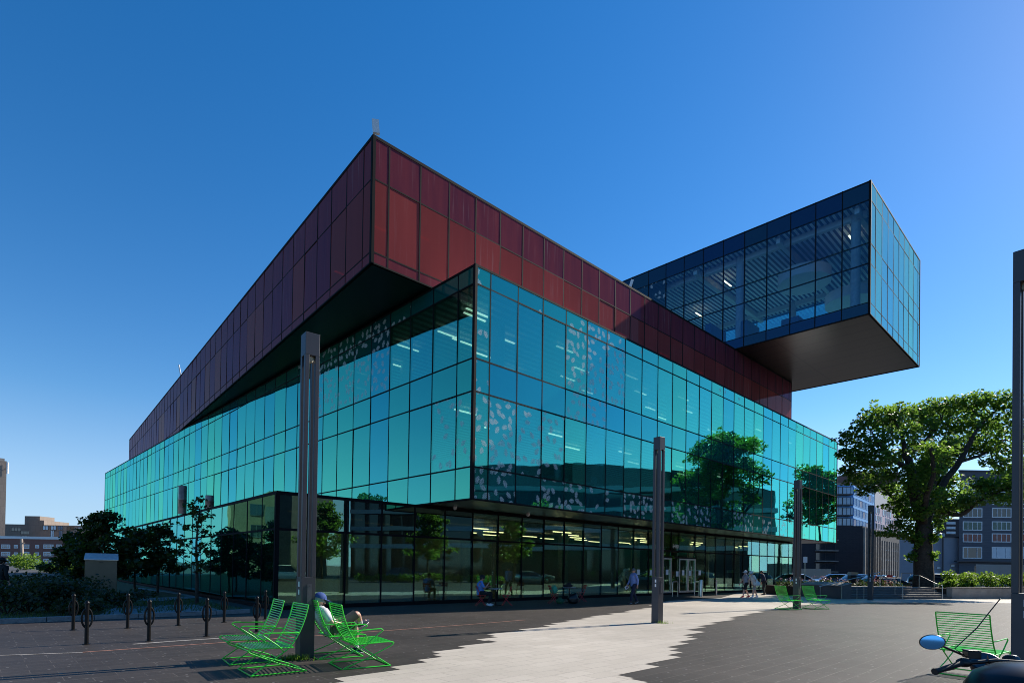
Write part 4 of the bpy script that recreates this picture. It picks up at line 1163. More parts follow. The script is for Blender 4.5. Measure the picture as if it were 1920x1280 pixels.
    if shades:
        for sg in (-1, 1):
            mb.ball(hd_ + fw * .088 + sd * sg * .033 + up * .022, (.008, .027, .019), 10, 6, rot=Rh); mb.bar(hd_ + fw * .088 + sd * sg * .06 + up * .026, hd_ + sd * sg * .086 + up * .02, .005, .006)
        mb.bar(hd_ + fw * .09 + sd * .01 + up * .026, hd_ + fw * .09 - sd * .01 + up * .026, .005, .006)
        mb.build('sunglasses', M['gloss_black'], t, smooth=True)
    else:
        for sg in (-1, 1): mb.ball(hd_ + fw * .082 + sd * sg * .032 + up * .02, .011, 8, 6)
        mb.build('eyes', M['gloss_black'], t, smooth=True)
    def cap_mesh(r0, z0, z1, n=5):
        mb = MB(); prof = []
        for k in range(n + 1):
            a = PI / 2 * k / n; prof.append((max(.004, r0 * math.cos(a)), z0 + (z1 - z0) * math.sin(a)))
        mb.lathe(prof, 18, hd_ - fw * .012, Matrix((fw * 1.12, sd, up)).transposed()); return mb
    mb = cap_mesh(.098, -.02 if hat else .0, .128)
    if not hat or hat[0] != 'full': mb.ball(hd_ - fw * .045 - up * .01, (.062, .084, .085), 12, 8, rot=Rh)
    mb.build('hair', hair, t, smooth=True)
    if hat:
        mb = cap_mesh(.108, .035, .15)
        if hat[0] == 'cap': 
            P_ = [hd_ + up * .045 + fw * (.07 + .13 * math.sin(PI * k / 8)) + sd * (-.085 + .17 * k / 8) for k in range(9)]
            Q_ = [hd_ + up * .055 + fw * .06 + sd * (-.085 + .17 * k / 8) for k in range(9)]
            for k in range(8):
                for o_ in (0, .008):
                    a_, b2, c2, d2 = Q_[k] + up * o_, P_[k] + up * (o_ - .012), P_[k + 1] + up * (o_ - .012), Q_[k + 1] + up * o_
                    mb.quad(*((a_, b2, c2, d2) if o_ else (d2, c2, b2, a_)))
        else: mb.lathe([(.105, .045), (.19, .03), (.19, .036), (.105, .056)], 24, hd_ - fw * .012, Rh)
        mb.build('hat', hat[1], t, smooth=True)
    # clothing
    N = {}; E = []
    N['a'] = (pel - (ch - pel).normalized() * .02, .142 * fat); N['b'] = (pel.lerp(ch, .5), .142 * fat); N['c'] = (ch, .143 * fat); N['d'] = (nk - up * .02, .075)
    E = [('a', 'b'), ('b', 'c'), ('c', 'd')]
    for s in 'LR':
        sh, el, wr = J['sh' + s], J['el' + s], J['wr' + s]
        N['s' + s] = (sh, .075); E.append(('c', 's' + s))
        if long_sleeve: N['e' + s] = (el, .058); N['w' + s] = (el.lerp(wr, .93), .042); E += [('s' + s, 'e' + s), ('e' + s, 'w' + s)]
        else: N['e' + s] = (sh.lerp(el, .75), .066); E.append(('s' + s, 'e' + s))
    so_ = grow('shirt', N, E, 'a', top, t, 2); mb = MB()
    ax_ = (ch - pel).normalized()
    mb.tube([pel - ax_ * .07, pel + ax_ * .02, pel.lerp(ch, .45), pel.lerp(ch, .8), ch + (nk - ch) * .35, ch + (nk - ch) * .78, nk + (hd_ - nk) * .08], [.140 * fat, .141 * fat, .138 * fat, .139 * fat, .136 * fat, .098, .066], 18)
    mb.tube([J['shL'], J['shL'].lerp(ch, .5) + (nk - ch) * .38, J['shR'].lerp(ch, .5) + (nk - ch) * .38, J['shR']], [.072, .092, .092, .072], 12)
    for s in 'LR':
        sh, el, wr = J['sh' + s], J['el' + s], J['wr' + s]
        if long_sleeve: mb.tube([sh, sh.lerp(el, .5), el, el.lerp(wr, .5), el.lerp(wr, .92)], [.064, .058, .052, .046, .040], 12)
        else: mb.tube([sh, sh.lerp(el, .4), sh.lerp(el, .78)], [.066, .064, .062], 12)
    join(so_, mb)
    N = {'p': (pel + (ch - pel).normalized() * .05, .128 * fat)}; E = []
    for s in 'LR':
        hp, kn, an = J['hip' + s], J['kn' + s], J['an' + s]
        N['h' + s] = (hp, .105 * fat); E.append(('p', 'h' + s))
        if long_leg: N['k' + s] = (kn, .076); N['a' + s] = (kn.lerp(an, .93), .058); E += [('h' + s, 'k' + s), ('k' + s, 'a' + s)]
        else: N['m' + s] = (hp.lerp(kn, .5), .098); N['k' + s] = (hp.lerp(kn, .93), .086); E += [('h' + s, 'm' + s), ('m' + s, 'k' + s)]
    so_ = grow('trousers' if long_leg else 'shorts', N, E, 'p', bottom, t, 2); mb = MB()
    for s in 'LR':
        hp, kn, an = J['hip' + s], J['kn' + s], J['an' + s]
        if long_leg: mb.tube([hp, hp.lerp(kn, .5), kn.lerp(hp, .06), kn, kn.lerp(an, .5), kn.lerp(an, .92)], [.098 * fat, .090, .074, .070, .064, .058], 14)
        else: mb.tube([hp, hp.lerp(kn, .3), hp.lerp(kn, .6), hp.lerp(kn, .92)], [.100 * fat, .098, .092, .088], 14)
    join(so_, mb)
    for s in 'LR':
        an, to = J['an' + s], J['toe' + s]; kn = J['kn' + s]; f = (to - an); f = f - V(0, 0, 0); fl = f.length; f.normalize()
        dn = (an - kn).normalized(); u = -(dn - f * dn.dot(f)).normalized(); sdv = u.cross(f); Rm = Matrix((f, sdv, u)).transposed()
        c0 = an.lerp(to, .42) - u * .018
        mb = MB(); mb.ball(c0 + f * .0, (.145, .048, .05), 14, 8, rot=Rm); mb.ball(an - u * .012, (.062, .045, .06), 10, 6, rot=Rm)
        sh_ = mb.build('shoe', shoes, t, smooth=True)
        mb = MB(); mb.ball(c0 - u * .036, (.141, .0475, .016), 14, 6, rot=Rm); mb.build('sole', M['cloth_white'] if shoes is not M['satin_black'] else M['rubber'], sh_, smooth=True)
        if socks: mb = MB(); mb.tube([an + (kn - an) * .04, an + (kn - an) * .30], [.046, .052], 12); mb.build('sock', socks, t, smooth=True)
    return t
def stand(step=0.0, arm=0.0, bend=0.0, h=1.0, elb=.0, lift=0.0):
    J = dict(pelvis=V(0, 0, .93), chest=V(.02 + bend, 0, 1.30 - bend * .18), neck=V(.0 + bend * 1.35, 0, 1.45 - bend * .3), head=V(.03 + bend * 1.8, 0, 1.60 - bend * .42))
    for s, g in (('L', 1), ('R', -1)):
        k = step * g
        c = J['chest']
        J['sh' + s] = V(c.x, g * .18, c.z + .10); J['el' + s] = V(c.x - .02 - arm * g, g * .235, c.z - .17); J['wr' + s] = V(c.x + .06 - arm * g * 1.7 + elb, g * .24, c.z - .40 + elb * .5)
        J['hip' + s] = V(0, g * .085, .90); J['kn' + s] = V(.05 + k * .5, g * .095, .49); J['an' + s] = V(-.02 + k, g * .09, .085 + (lift if k < 0 else 0)); J['toe' + s] = V(.13 + k, g * .10, .045)
    if h != 1.0:
        for q in J: J[q] = J[q] * h
    return J
pw = gnd(1188, 1131)
person('grey haired man in a light blue shirt and navy trousers walking past the glass front', (pw.x, pw.y, 0), math.radians(203), stand(.24, .07, .0, .985, .0, .03), M['skin'], M['cloth_blue'], M['cloth_navy'], plain('brown shoe', (.10, .05, .03, 1), .5), plain('salt and pepper hair', (.10, .095, .09, 1), .7), True, fat=1.12)
# booklet in his right hand
ph = Matrix.Rotation(math.radians(203), 3, 'Z') @ (stand(.24, .07, .0, .985, 0, .03)['wrR'] + V(.04, 0, -.11)) + Vector((pw.x, pw.y, 0))
t = thing('booklet', 'white and blue folded booklet in the walking man\'s hand', 'booklet', ph, math.radians(203))
mb = MB(); mb.box((0, 0, 0), (.22, .012, .16), Matrix.Rotation(.5, 3, 'Y')); mb.build('pages', M['paper'], t)
mb = MB(); mb.box((0, .008, 0), (.10, .004, .09), Matrix.Rotation(.5, 3, 'Y')); mb.build('cover', M['cloth_capblue'], t)
p1 = gnd(1398, 1119.5); p2 = gnd(1415, 1120)
person('walker in a white cap, grey t-shirt and black shorts with red shoes', (p1.x, p1.y, 0), math.radians(190), stand(.26, .10, .0, .96), M['skin_light'], M['cloth_grey'], M['cloth_black'], M['red_paint'], M['hair_grey'], False, False, hat=('cap', M['cloth_white']), fat=1.1)
J = stand(.20, .05, .13, .97); J['elR'] = V(.12, -.27, 1.14); J['wrR'] = V(.32, -.2, 1.12)
person('stooping walker in a white straw hat, cream top and khaki shorts', (p2.x, p2.y, 0), math.radians(187), J, M['skin_light'], M['cloth_cream'], M['cloth_khaki'], M['cloth_white'], M['hair_grey'], False, False, socks=M['cloth_white'], hat=('brim', M['cloth_white']), fat=1.22)
bp_ = Vector((p2.x, p2.y, 0)) + Matrix.Rotation(math.radians(187), 3, 'Z') @ V(.02, .25, .72)
sack('shoulder_bag', bp_, (.20, .09, .17), M['cloth_cream'], 'large cream shoulder bag carried by the stooping walker', 'bag', 7)

# man in the lounge chair (its local frame: x forward, seat top at .40)
o = chairs[3]
J = dict(pelvis=V(.36, 0, .46), chest=V(.16, 0, .74), neck=V(.07, 0, .87), head=V(.115, 0, 1.005),
         shL=V(.14, .19, .82), elL=V(.26, .30, .63), wrL=V(.50, .20, .62), shR=V(.14, -.19, .82), elR=V(.27, -.28, .61), wrR=V(.53, -.10, .60),
         hipL=V(.37, .09, .47), knL=V(.80, .11, .56), anL=V(.83, .10, .09), toeL=V(.98, .10, .045),
         hipR=V(.37, -.09, .49), knR=V(.78, -.08, .77), anR=V(.90, .12, .55), toeR=V(1.04, .16, .60), look=V(1, -.15, -.02))
J['handR'] = V(.9, .3, -.05).normalized()
person('man in a blue cap and sunglasses lounging with crossed legs in a green chair', o.location, o.rotation_euler[2], J, M['skin_light'], M['cloth_lightgrey'], M['cloth_olive'], M['cloth_navy'], M['hair_grey'], False, False, socks=M['cloth_white'], hat=('cap', M['cloth_capblue']), shades=True, fat=1.05)
q_ = o.matrix_basis @ V(.655, -.06, .615)
t = thing('phone', 'orange cased phone held by the man in the green chair', 'phone', q_, o.rotation_euler[2])
mb = MB(); mb.box((0, 0, 0), (.09, .012, .12), Matrix.Rotation(.6, 3, 'Y')); mb.build('case', M['orange'], t, bevel=.004)
mb = MB(); mb.box((0, .0075, 0), (.078, .003, .105), Matrix.Rotation(.6, 3, 'Y')); mb.build('screen', M['gloss_black'], t)
# man in the blue shirt at the bistro table
bl_ = pos(901, 1135)
J = dict(pelvis=V(-.02, 0, .53), chest=V(-.03, 0, .88), neck=V(.01, 0, 1.03), head=V(.06, 0, 1.18), shL=V(-.01, .19, .97), elL=V(.10, .25, .73), wrL=V(.32, .12, .80),
         shR=V(-.01, -.19, .97), elR=V(.12, -.25, .74), wrR=V(.30, -.08, .93), hipL=V(.02, .1, .52), knL=V(.46, .13, .54), anL=V(.42, .12, .085), toeL=V(.57, .13, .045),
         hipR=V(.02, -.1, .52), knR=V(.44, -.12, .53), anR=V(.30, -.13, .085), toeR=V(.45, -.14, .045))
person('man in a blue shirt and dark cap sitting on a red chair with white sneakers', bl_, math.radians(12), J, M['skin'], M['cloth_bright_blue'], M['cloth_black'], M['cloth_white'], M['hair_dark'], False, True, hat=('cap', M['cloth_black']), fat=1.12)
# dark figure at the edge
pl = gnd(2, 1152, .1)
pl = Vector((-17.3, 19.2, .1))
person('dark clothed person in a brimmed hat standing behind the shrubs at the edge', pl, math.radians(80), stand(0, 0, 0, .93), M['skin'], M['cloth_black'], M['cloth_black'], M['satin_black'], M['hair_dark'], True, True, hat=('brim', M['cloth_black']))
# ------------------------------------------------------------------ plants
def limb(mb, pts, r0, r1, seg=8, wob=0.0, q=rnd):
    P = [Vector(p) for p in pts]; out = []; n = len(P)
    Q = [P[0]] + P + [P[-1]]
    for i in range(1, n):
        a, b, c, d = Q[i - 1], Q[i], Q[i + 1], Q[i + 2] if i + 2 < len(Q) else Q[i + 1]
        for k in range(4):
            t = k / 4
            v = 0.5 * ((2 * b) + (c - a) * t + (2 * a - 5 * b + 4 * c - d) * t * t + (3 * b - a - 3 * c + d) * t ** 3)
            out.append(v + Vector((q.uniform(-wob, wob), q.uniform(-wob, wob), 0)))
    out.append(P[-1])
    m = len(out)
    mb.tube(out, [r0 + (r1 - r0) * (i / (m - 1)) ** .8 for i in range(m)], seg)
    return out
class Leaves:
    def __init__(s, seed): s.v = []; s.f = []; s.t = []; s.q = random.Random(seed)
    def leaf(s, p, size, flat=0.5):
        q = s.q
        n = Vector((q.gauss(0, 1), q.gauss(0, 1), q.gauss(0, 1) + flat * 2.2)).normalized()
        a = n.orthogonal().normalized(); a = Matrix.Rotation(q.uniform(0, 6.28), 3, n) @ a; b = n.cross(a)
        l = size * q.uniform(.65, 1.3); w_ = l * q.uniform(.38, .55)
        i = len(s.v); dr = n * (-.12 * l)
        s.v += [tuple(p - a * l * .5), tuple(p - a * l * .08 + b * w_ + dr), tuple(p + a * l * .5 + dr * 1.4), tuple(p - a * l * .08 - b * w_ + dr), ]
        s.f += [(i, i + 1, i + 2, i + 3)]; s.t.append(q.random())
    def clump(s, c, r, n, size, flat=.5):
        q = s.q; c = Vector(c)
        for _ in range(n):
            d = Vector((q.gauss(0, 1), q.gauss(0, 1), q.gauss(0, 1))).normalized() * (q.random() ** .42)
            s.leaf(c + Vector((d.x * r[0], d.y * r[1], d.z * r[2])), size, flat)
    def build(s, name, mat, parent, origin=None, kind=None):
        mb = MB(); mb.v = s.v; mb.f = s.f; mb.m = [0] * len(s.f)
        return tag(mb.build(name, mat, parent, origin, fattr={'tint': s.t}), kind=kind)

# the old broad tree behind the steps
TD = 41.0
base = at(1732, 1095, TD); base.z = 0.0
tree = thing('broad_tree', 'old broad spreading tree with sunlit green leaves rising behind the garden steps', 'tree', base)
mb = MB(); tq = random.Random(8)
def tp_(px, py, dy=0.0): v = at(px, py, TD + dy); return v
fork = tp_(1733, 985)
limb(mb, [base - Vector((0, 0, .1)), tp_(1731, 1060), fork], .72, .52, 14, .03, tq)
mb.lathe([(1.0, 0), (.80, .25), (.70, .7)], 14, base)
LIMBS = [([fork, tp_(1716, 930, -.5), tp_(1708, 880, -1), tp_(1698, 850, -1.2)], .42, .22), ([fork, tp_(1748, 950, .5), tp_(1770, 905, .6), tp_(1800, 865, .4), tp_(1822, 820, 0)], .36, .15),
         ([tp_(1748, 950, .5), tp_(1800, 965, -.8), tp_(1840, 935, -1.5), tp_(1890, 915, -1.8)], .20, .09), ([tp_(1708, 880, -1), tp_(1670, 858, -2), tp_(1640, 822, -2.4)], .2, .08),
         ([tp_(1698, 850, -1.2), tp_(1722, 838, 0), tp_(1745, 815, .8), tp_(1765, 790, 1.2)], .2, .07), ([fork, tp_(1705, 960, 1.5), tp_(1672, 930, 2.4), tp_(1640, 900, 3)], .22, .08),
         ([tp_(1800, 865, .4), tp_(1845, 850, 1.5), tp_(1890, 820, 2.5)], .14, .06), ([tp_(1698, 850, -1.2), tp_(1690, 815, -1), tp_(1675, 785, -.6)], .18, .06),
         ([fork, tp_(1740, 940, 2.5), tp_(1760, 880, 4.0), tp_(1770, 820, 4.6)], .28, .1), ([fork, tp_(1735, 940, -2.0), tp_(1750, 890, -3.6), tp_(1745, 840, -4.4)], .25, .09),
         ([tp_(1731, 1030), tp_(1700, 1005, -.6), tp_(1665, 1003, -1.2)], .1, .04), ([tp_(1822, 820, 0), tp_(1850, 785, .5), tp_(1880, 762, .8)], .12, .05)]
ends = []
for P_, r0, r1 in LIMBS: ends.append(limb(mb, P_, r0, r1, 8, .05, tq))
CL = []
def cl(px, py, dy, rx, rz, ry=None): CL.append((tp_(px, py, dy), (rx, ry or rx, rz)))
for px, py, dy, rx, rz in [(1598, 822, -1, 1.0, .7), (1622, 795, -1.5, 1.0, .8), (1640, 778, -1, 1.1, .9), (1668, 778, -.5, 1.1, .9), (1690, 772, 0, 1.1, .8), (1720, 775, .8, 1.0, .8), (1748, 762, 1, 1.1, .8), (1775, 760, 1.2, 1.1, .8),
         (1805, 755, 1, 1.2, .8), (1838, 752, .6, 1.2, .8), (1870, 748, .4, 1.2, .8), (1900, 760, 0, 1.2, .9), (1935, 770, 0, 1.3, 1.0), (1585, 850, -1, .7, .5), (1605, 858, -1.6, .9, .7), (1590, 882, -1, .7, .5), (1630, 835, -2, 1.1, .9), (1660, 820, -1.8, 1.1, .9), (1700, 810, -1.2, 1.0, .9),
         (1740, 800, .5, 1.1, .9), (1775, 800, 1.4, 1.1, .8), (1815, 795, 1.0, 1.2, .8), (1850, 790, .8, 1.2, .8), (1888, 795, 1.2, 1.2, .9), (1920, 815, 1, 1.2, .9), (1625, 868, -2, 1.0, .8), (1655, 858, -2.2, 1.0, .8), (1610, 900, -1.5, .9, .6), (1640, 895, 1.5, 1.0, .8), (1675, 890, -1, 1.0, .8),
         (1625, 918, 2.0, .8, .5), (1665, 915, 2.4, .9, .6), (1692, 930, 1.0, .9, .8), (1720, 910, -2, 1.0, 1.0), (1740, 880, -3, 1.1, 1.0), (1745, 845, -3.6, 1.2, 1.0), (1780, 850, 3, 1.2, 1.0), (1775, 835, -2, 1.0, .8), (1815, 840, 2, 1.1, .8), (1850, 835, 1.5, 1.2, .8), (1885, 845, 2, 1.2, .8), (1862, 865, .8, .9, .5),
         (1880, 880, 1.6, 1.0, .5), (1915, 870, 1.4, 1.1, .7), (1680, 948, 1.2, .9, .6), (1700, 965, .5, .8, .6), (1690, 985, -.5, .8, .5), (1668, 1000, -1, .9, .35), (1700, 1002, -.4, .7, .45), (1715, 990, .4, .7, .8), (1755, 985, -.4, .5, .6), (1725, 955, -1.5, .8, .9), (1752, 925, -1.5, .8, .7), (1770, 950, -.5, .8, .5), (1800, 945, -1, .9, .5),
         (1830, 935, -1.5, 1.0, .6), (1858, 915, -1.6, 1.0, .7), (1890, 905, -1.8, 1.1, .7), (1920, 925, -1.6, 1.1, .8), (1880, 935, -1.8, 1.0, .5), (1840, 905, -1.4, .8, .5), (1905, 890, -1.0, 1.0, .6), (1750, 1042, -.5, .3, .4), (1711, 1040, -.4, .3, .4), (1720, 1012, -.6, .4, .5), (1748, 1008, -.6, .35, .5),
         (1720, 835, 3, 1.2, 1.0), (1690, 850, 3.4, 1.2, 1.0), (1660, 870, 3.6, 1.1, .9), (1800, 820, 4, 1.3, 1.0), (1850, 810, 3.6, 1.3, 1.0), (1735, 790, 3.4, 1.2, .9), (1690, 795, 3, 1.2, .9), (1655, 795, 2, 1.0, .8), (1770, 775, 3.6, 1.2, .9), (1820, 770, 3.4, 1.2, .9)]:
    cl(px, py, dy, rx * 1.0, rz * .84)
lv = Leaves(31)
for c, r in CL:
    nn = int(350 * (r[0] * r[1] * r[2]) ** .55) + 40
    lv.clump(c, r, nn, .225, .75)
    for _ in range(3):                              # stray sprays breaking the outline
        d = Vector((tq.gauss(0, 1), tq.gauss(0, 1), tq.gauss(0, .8))).normalized()
        lv.clump(c + Vector((d.x * r[0], d.y * r[1], d.z * r[2])) * 1.15, (.32, .32, .2), 16, .21, .8)
    pts = [p for e in ends for p in e]
    near = min(pts, key=lambda p: (p - c).length)
    if (near - c).length < 6: limb(mb, [near, near.lerp(c, .55) + Vector((tq.uniform(-.2, .2), tq.uniform(-.2, .2), -.12)), c, c + Vector((tq.uniform(-.5, .5), tq.uniform(-.5, .5), .4))], .055, .015, 5, .02, tq)
mb.build('trunk', M['bark'], tree, base, smooth=True)
lv.build('crown', M['leaf_big'], tree, base)

def small_tree(px, D, hgt, rad, seed, label, mat='leaf_dark', dens=1.0, leaf=.17, group=None, xy=None, lean=0.0):
    p = Vector((*xy, 0)) if xy else at(px, 1060, D); p.z = .05
    q = random.Random(seed)
    t = thing('young_tree' if hgt < 6.5 else 'street_tree', label, 'tree', p, 0, group)
    mb = MB(); L = Leaves(seed)
    topz = hgt * .93
    main = limb(mb, [(0, 0, -.1), (q.uniform(-.1, .1), q.uniform(-.1, .1), hgt * .3), (lean * .5, q.uniform(-.2, .2), hgt * .62), (lean, 0, topz)], .02 * hgt, .012 * hgt ** .5, 8, .02, q)
    nb = int(15 + hgt * 1.6)
    for i in range(nb):
        f0 = .52 if hgt > 10 else .26; f = f0 + (.98 - f0) * i / nb; z = hgt * f
        c0 = min(main, key=lambda v: abs(v.z - z))
        a = i * 2.4 + q.uniform(-.4, .4); reach = rad * (1.05 - .75 * max(0, f - .45) / .55) * q.uniform(.6, 1.1)
        e = c0 + Vector((math.cos(a) * reach, math.sin(a) * reach, hgt * q.uniform(.04, .13)))
        limb(mb, [c0, c0.lerp(e, .5) + Vector((0, 0, -.05)), e], .006 * hgt, .006, 5, .02, q)
        for k in range(3):
            c = c0.lerp(e, .45 + .28 * k); s = rad * q.uniform(.20, .34)
            L.clump(c + Vector((q.uniform(-.2, .2), q.uniform(-.2, .2), q.uniform(-.1, .2))), (s, s, s * .6), int(42 * dens), leaf, .7)
    mb.build('trunk', M['bark'], t, smooth=True)
    L.build('crown', M[mat], t)
    return t
gL = 'young trees along the left glass front'
small_tree(148, 27, 2.5, 1.3, 41, 'low dark bushy tree left of the steel cabinet', dens=1.5, group=gL)
small_tree(207, 25.5, 3.5, 1.35, 42, 'tallest dark tree rising behind the steel cabinet', dens=1.5, group=gL, lean=-.5)
small_tree(255, 28, 3.0, 1.35, 43, 'dark tree right of the steel cabinet before the glass', dens=1.3, group=gL)
small_tree(298, 27.5, 3.2, 1.1, 44, 'thin dark tree close to the teal ground floor glass', dens=.8, group=gL)
small_tree(372, 21.6, 3.9, .75, 45, 'slender sparse sapling nearest the glass corner', dens=.22, leaf=.15, group=gL)
# trees only mirrored in the glass
gM = 'street trees mirrored in the glass'
small_tree(0, 0, 9.5, 3.2, 51, 'bright tree mirrored in the left ground floor glass', 'leaf_big', 1.6, .30, gM, (-46, 38))
small_tree(0, 0, 7.5, 2.6, 52, 'street tree mirrored in the dark shopfront behind the lounging man', 'leaf_big', 1.5, .28, gM, (36, 15))
small_tree(0, 0, 8.0, 2.6, 53, 'street tree mirrored in the shopfront beside the bistro tables', 'leaf_big', 1.4, .28, gM, (38, 24.5))
small_tree(0, 0, 8.5, 3.0, 54, 'street tree mirrored near the corner of the teal box', 'leaf_big', 1.5, .3, gM, (37, 2))
small_tree(0, 0, 12.5, 3.4, 55, 'street tree added behind the broad trunk to fill the teal glass reflection', 'leaf_big', 1.6, .32, gM, (40.5, 55.0))  # added only for its reflection at the far end of the teal wall
# shrub bed at the left
def shrub(x, y, r, h, seed, label, mat='leaf_shrub', n=420, leaf=.11, group=None, z0=.08):
    q = random.Random(seed); t = thing('shrub', label, 'shrub', (x, y, z0), 0, group)
    L = Leaves(seed); mb = MB()
    for i in range(9):
        a = q.uniform(0, 6.28); d = r * q.uniform(.15, .8); c = Vector((math.cos(a) * d, math.sin(a) * d, h * q.uniform(.35, .75)))
        L.clump(c, (r * .42, r * .42, h * .3), n // 9, leaf, .4); mb.tube([(0, 0, -.03), c * .5, c], [.02, .015, .006], 5)
    mb.build('stem', M['bark'], t); L.build('foliage', M[mat], t); return t
gS = 'dark shrubs in the planted bed'
k = 0
sq = random.Random(77)
for px, py, r, h, lb in [(12, 1150, 1.2, 1.0, 'dark shrub at the very edge before the hatted person'), (52, 1147, 1.3, 1.15, 'dark shrub second from the edge in the bed'), (92, 1146, 1.25, 1.15, 'dark shrub in the middle of the bed behind the bike racks'), (130, 1143, 1.1, 1.0, 'dark shrub just left of the steel cabinet'),
                         (30, 1133, 1.4, 1.2, 'rear dark shrub below the timber pole'), (80, 1130, 1.4, 1.25, 'rear dark shrub below the brick block'), (122, 1129, 1.3, 1.2, 'rear dark shrub below the low bushy tree'), (160, 1150, .75, .55, 'low dark shrub at the foot of the steel cabinet'), (232, 1137, .9, .7, 'dark shrub right of the steel cabinet')]:
    p = gnd(px, py, .1); shrub(p.x, p.y, r, h, 600 + k, lb, n=700, group=gS); k += 1
# bright shrub and hedge far left
p = at(43, 1070, 95); shrub(p.x, p.y, 3.0, 3.4, 81, 'bright green bush before the brick block beside the timber pole', 'leaf_fresh', 900, .35, z0=-.4)
p = at(110, 1075, 80); shrub(p.x, p.y, 4.2, 1.7, 82, 'low bright bush right of the timber pole', 'leaf_fresh', 800, .3, z0=-.2)

# ------------------------------------------------------------------ garden steps, planter and rails
E1, E2, O = Vector((.966, .258)), Vector((-.258, .966)), Vector((20.2, 35.2))
def ab(a, b): return tuple(O + E1 * a + E2 * b)
RZ = math.atan2(E1.y, E1.x)
mb = MB()
for i in range(5):
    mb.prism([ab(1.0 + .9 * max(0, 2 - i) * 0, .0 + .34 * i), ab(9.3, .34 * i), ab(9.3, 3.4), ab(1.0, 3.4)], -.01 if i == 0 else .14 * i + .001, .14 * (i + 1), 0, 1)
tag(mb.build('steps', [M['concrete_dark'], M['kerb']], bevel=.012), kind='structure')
mb = MB(); mb.prism([ab(-.2, 3.402), ab(40, 3.402), ab(40, 6.2), ab(-.2, 6.2)], -.01, .66)
tag(mb.build('garden_terrace', M['soil']), kind='structure')
t = thing('planter_wall', 'long low concrete planter wall right of the garden steps', 'planter', (*ab(9.35, 0), 0), RZ)
mb = MB(); mb.box((9.0, .2, .36), (18.0, .40, .72)); mb.build('wall', M['concrete'], t, bevel=.015)
mb = MB(); mb.box((9.0, .2, .75), (18.06, .46, .06)); mb.build('coping', M['concrete_dark'], t, bevel=.01)
mb = MB(); mb.box((9.0, 1.9, .33), (18.0, 2.98, .66)); mb.build('soil', M['soil'], t)
t = thing('retaining_wall', 'dark low wall with a sloping top left of the garden steps', 'wall', (*ab(0.2, 0), 0), RZ)
mb = MB(); mb.extrude_y([(.0, 0), (.78, 0), (.78, .95), (.0, .78)], -.1, 3.3); mb.build('wall', M['concrete_dark'], t, bevel=.015)
mb = MB(); mb.extrude_y([(-.03, .785), (.81, .965), (.81, 1.01), (-.03, .83)], -.13, 3.3); mb.build('coping', M['concrete'], t)
def rail(label, P_, posts, base_z=0.0, r=.022):
    t = thing('handrail', label, 'handrail', (P_[0][0], P_[0][1], 0), 0, 'steel handrails at the garden steps'); o_ = Vector((P_[0][0], P_[0][1], 0))
    mb = MB(); mb.tube(arc([Vector(p) - o_ for p in P_], 4, .08), r, 8); mb.build('rail', M['steel'], t, smooth=True)
    for p, zt in posts:
        p = Vector(p) - o_; mb = MB(); mb.tube([p, (p.x, p.y, zt)], r * .8, 7); mb.build('post', M['steel'], t, smooth=True)
def pt(px, py, b):
    """point of the vertical plane b = const seen at px, py"""
    s, z = onwall(px, py, O + E2 * b, E1); q = O + E1 * s + E2 * b; return Vector((q.x, q.y, z))
A_, B_ = pt(1536, 1099, -.15), pt(1650, 1072, -.15)
rail('long sloping steel handrail left of the steps', [A_ - Vector((0, 0, .0)), B_], [((*pt(x, 1090, -.15)[:2], 0.0), A_.z + (B_.z - A_.z) * ((pt(x, 1090, -.15) - A_).xy.length / (B_ - A_).xy.length)) for x in (1538, 1578.5, 1607, 1620)])
A_, B_ = pt(1648, 1083, 3.2), pt(1689, 1083, 3.2)
rail('level steel balustrade at the back of the steps', [A_, B_], [((*pt(x, 1090, 3.2)[:2], .6), A_.z) for x in (1648.5, 1663, 1676, 1688)])
for x0, lb in ((1690, 'angled steel stair rail in the middle of the steps'), (1764, 'angled steel stair rail at the right end of the steps beside the planter')):
    a0 = onwall(x0, 1110, O, E1)[0]
    q0 = O + E1 * a0
    f = lambda b, z: Vector(((q0 + E2 * b).x, (q0 + E2 * b).y, z))
    rail(lb, [f(-.1, 0.0), f(-.1, .90), f(.15, .93), f(1.5, 1.52), f(1.85, 1.52)], [(f(.45, .14), 1.05), (f(1.5, .56), 1.52)])
# hedge, bushes and flowers in the planter
def hedge(label, pts, wd, h, seed, z0, n, leaf=.12, mat='leaf_fresh', cat='hedge'):
    q = random.Random(seed); c = Vector((*pts[0], z0)); t = thing('hedge', label, cat, c)
    L = Leaves(seed); mb = MB()
    for a, b in zip(pts, pts[1:]):
        a, b = Vector((*a, z0)) - c, Vector((*b, z0)) - c
        m_ = max(2, int((b - a).length / (wd * .45)))
        for i in range(m_ + 1):
            p = a.lerp(b, i / m_) + Vector((q.uniform(-.2, .2) * wd, q.uniform(-.2, .2) * wd, h * q.uniform(.42, .62)))
            L.clump(p, (wd * .42, wd * .42, h * .48), n, leaf, .4); mb.tube([(p.x, p.y, 0), (p.x, p.y, p.z)], .012, 5)
    mb.build('stem', M['bark'], t); L.build('foliage', M[mat], t)
hedge('long bright hedge filling the planter right of the bushes', [ab(12.6, 1.3), ab(26.5, 1.5)], 1.5, 1.15, 91, .66, 300, .15)
for i, (a, b, r, h, lb) in enumerate([(10.6, 1.2, .75, .62, 'round bright bush at the left end of the planter'), (11.9, 1.0, .5, .5, 'small bright bush in front of the long hedge'), (12.6, 2.4, .8, 1.3, 'taller feathery bright bush behind the planter bushes')]):
    x, y = ab(a, b); shrub(x, y, r, h, 95 + i, lb, 'leaf_fresh', 620, .14, 'bright bushes in the planter', .66)
L = Leaves(99); F_ = Leaves(98); fq = random.Random(12)
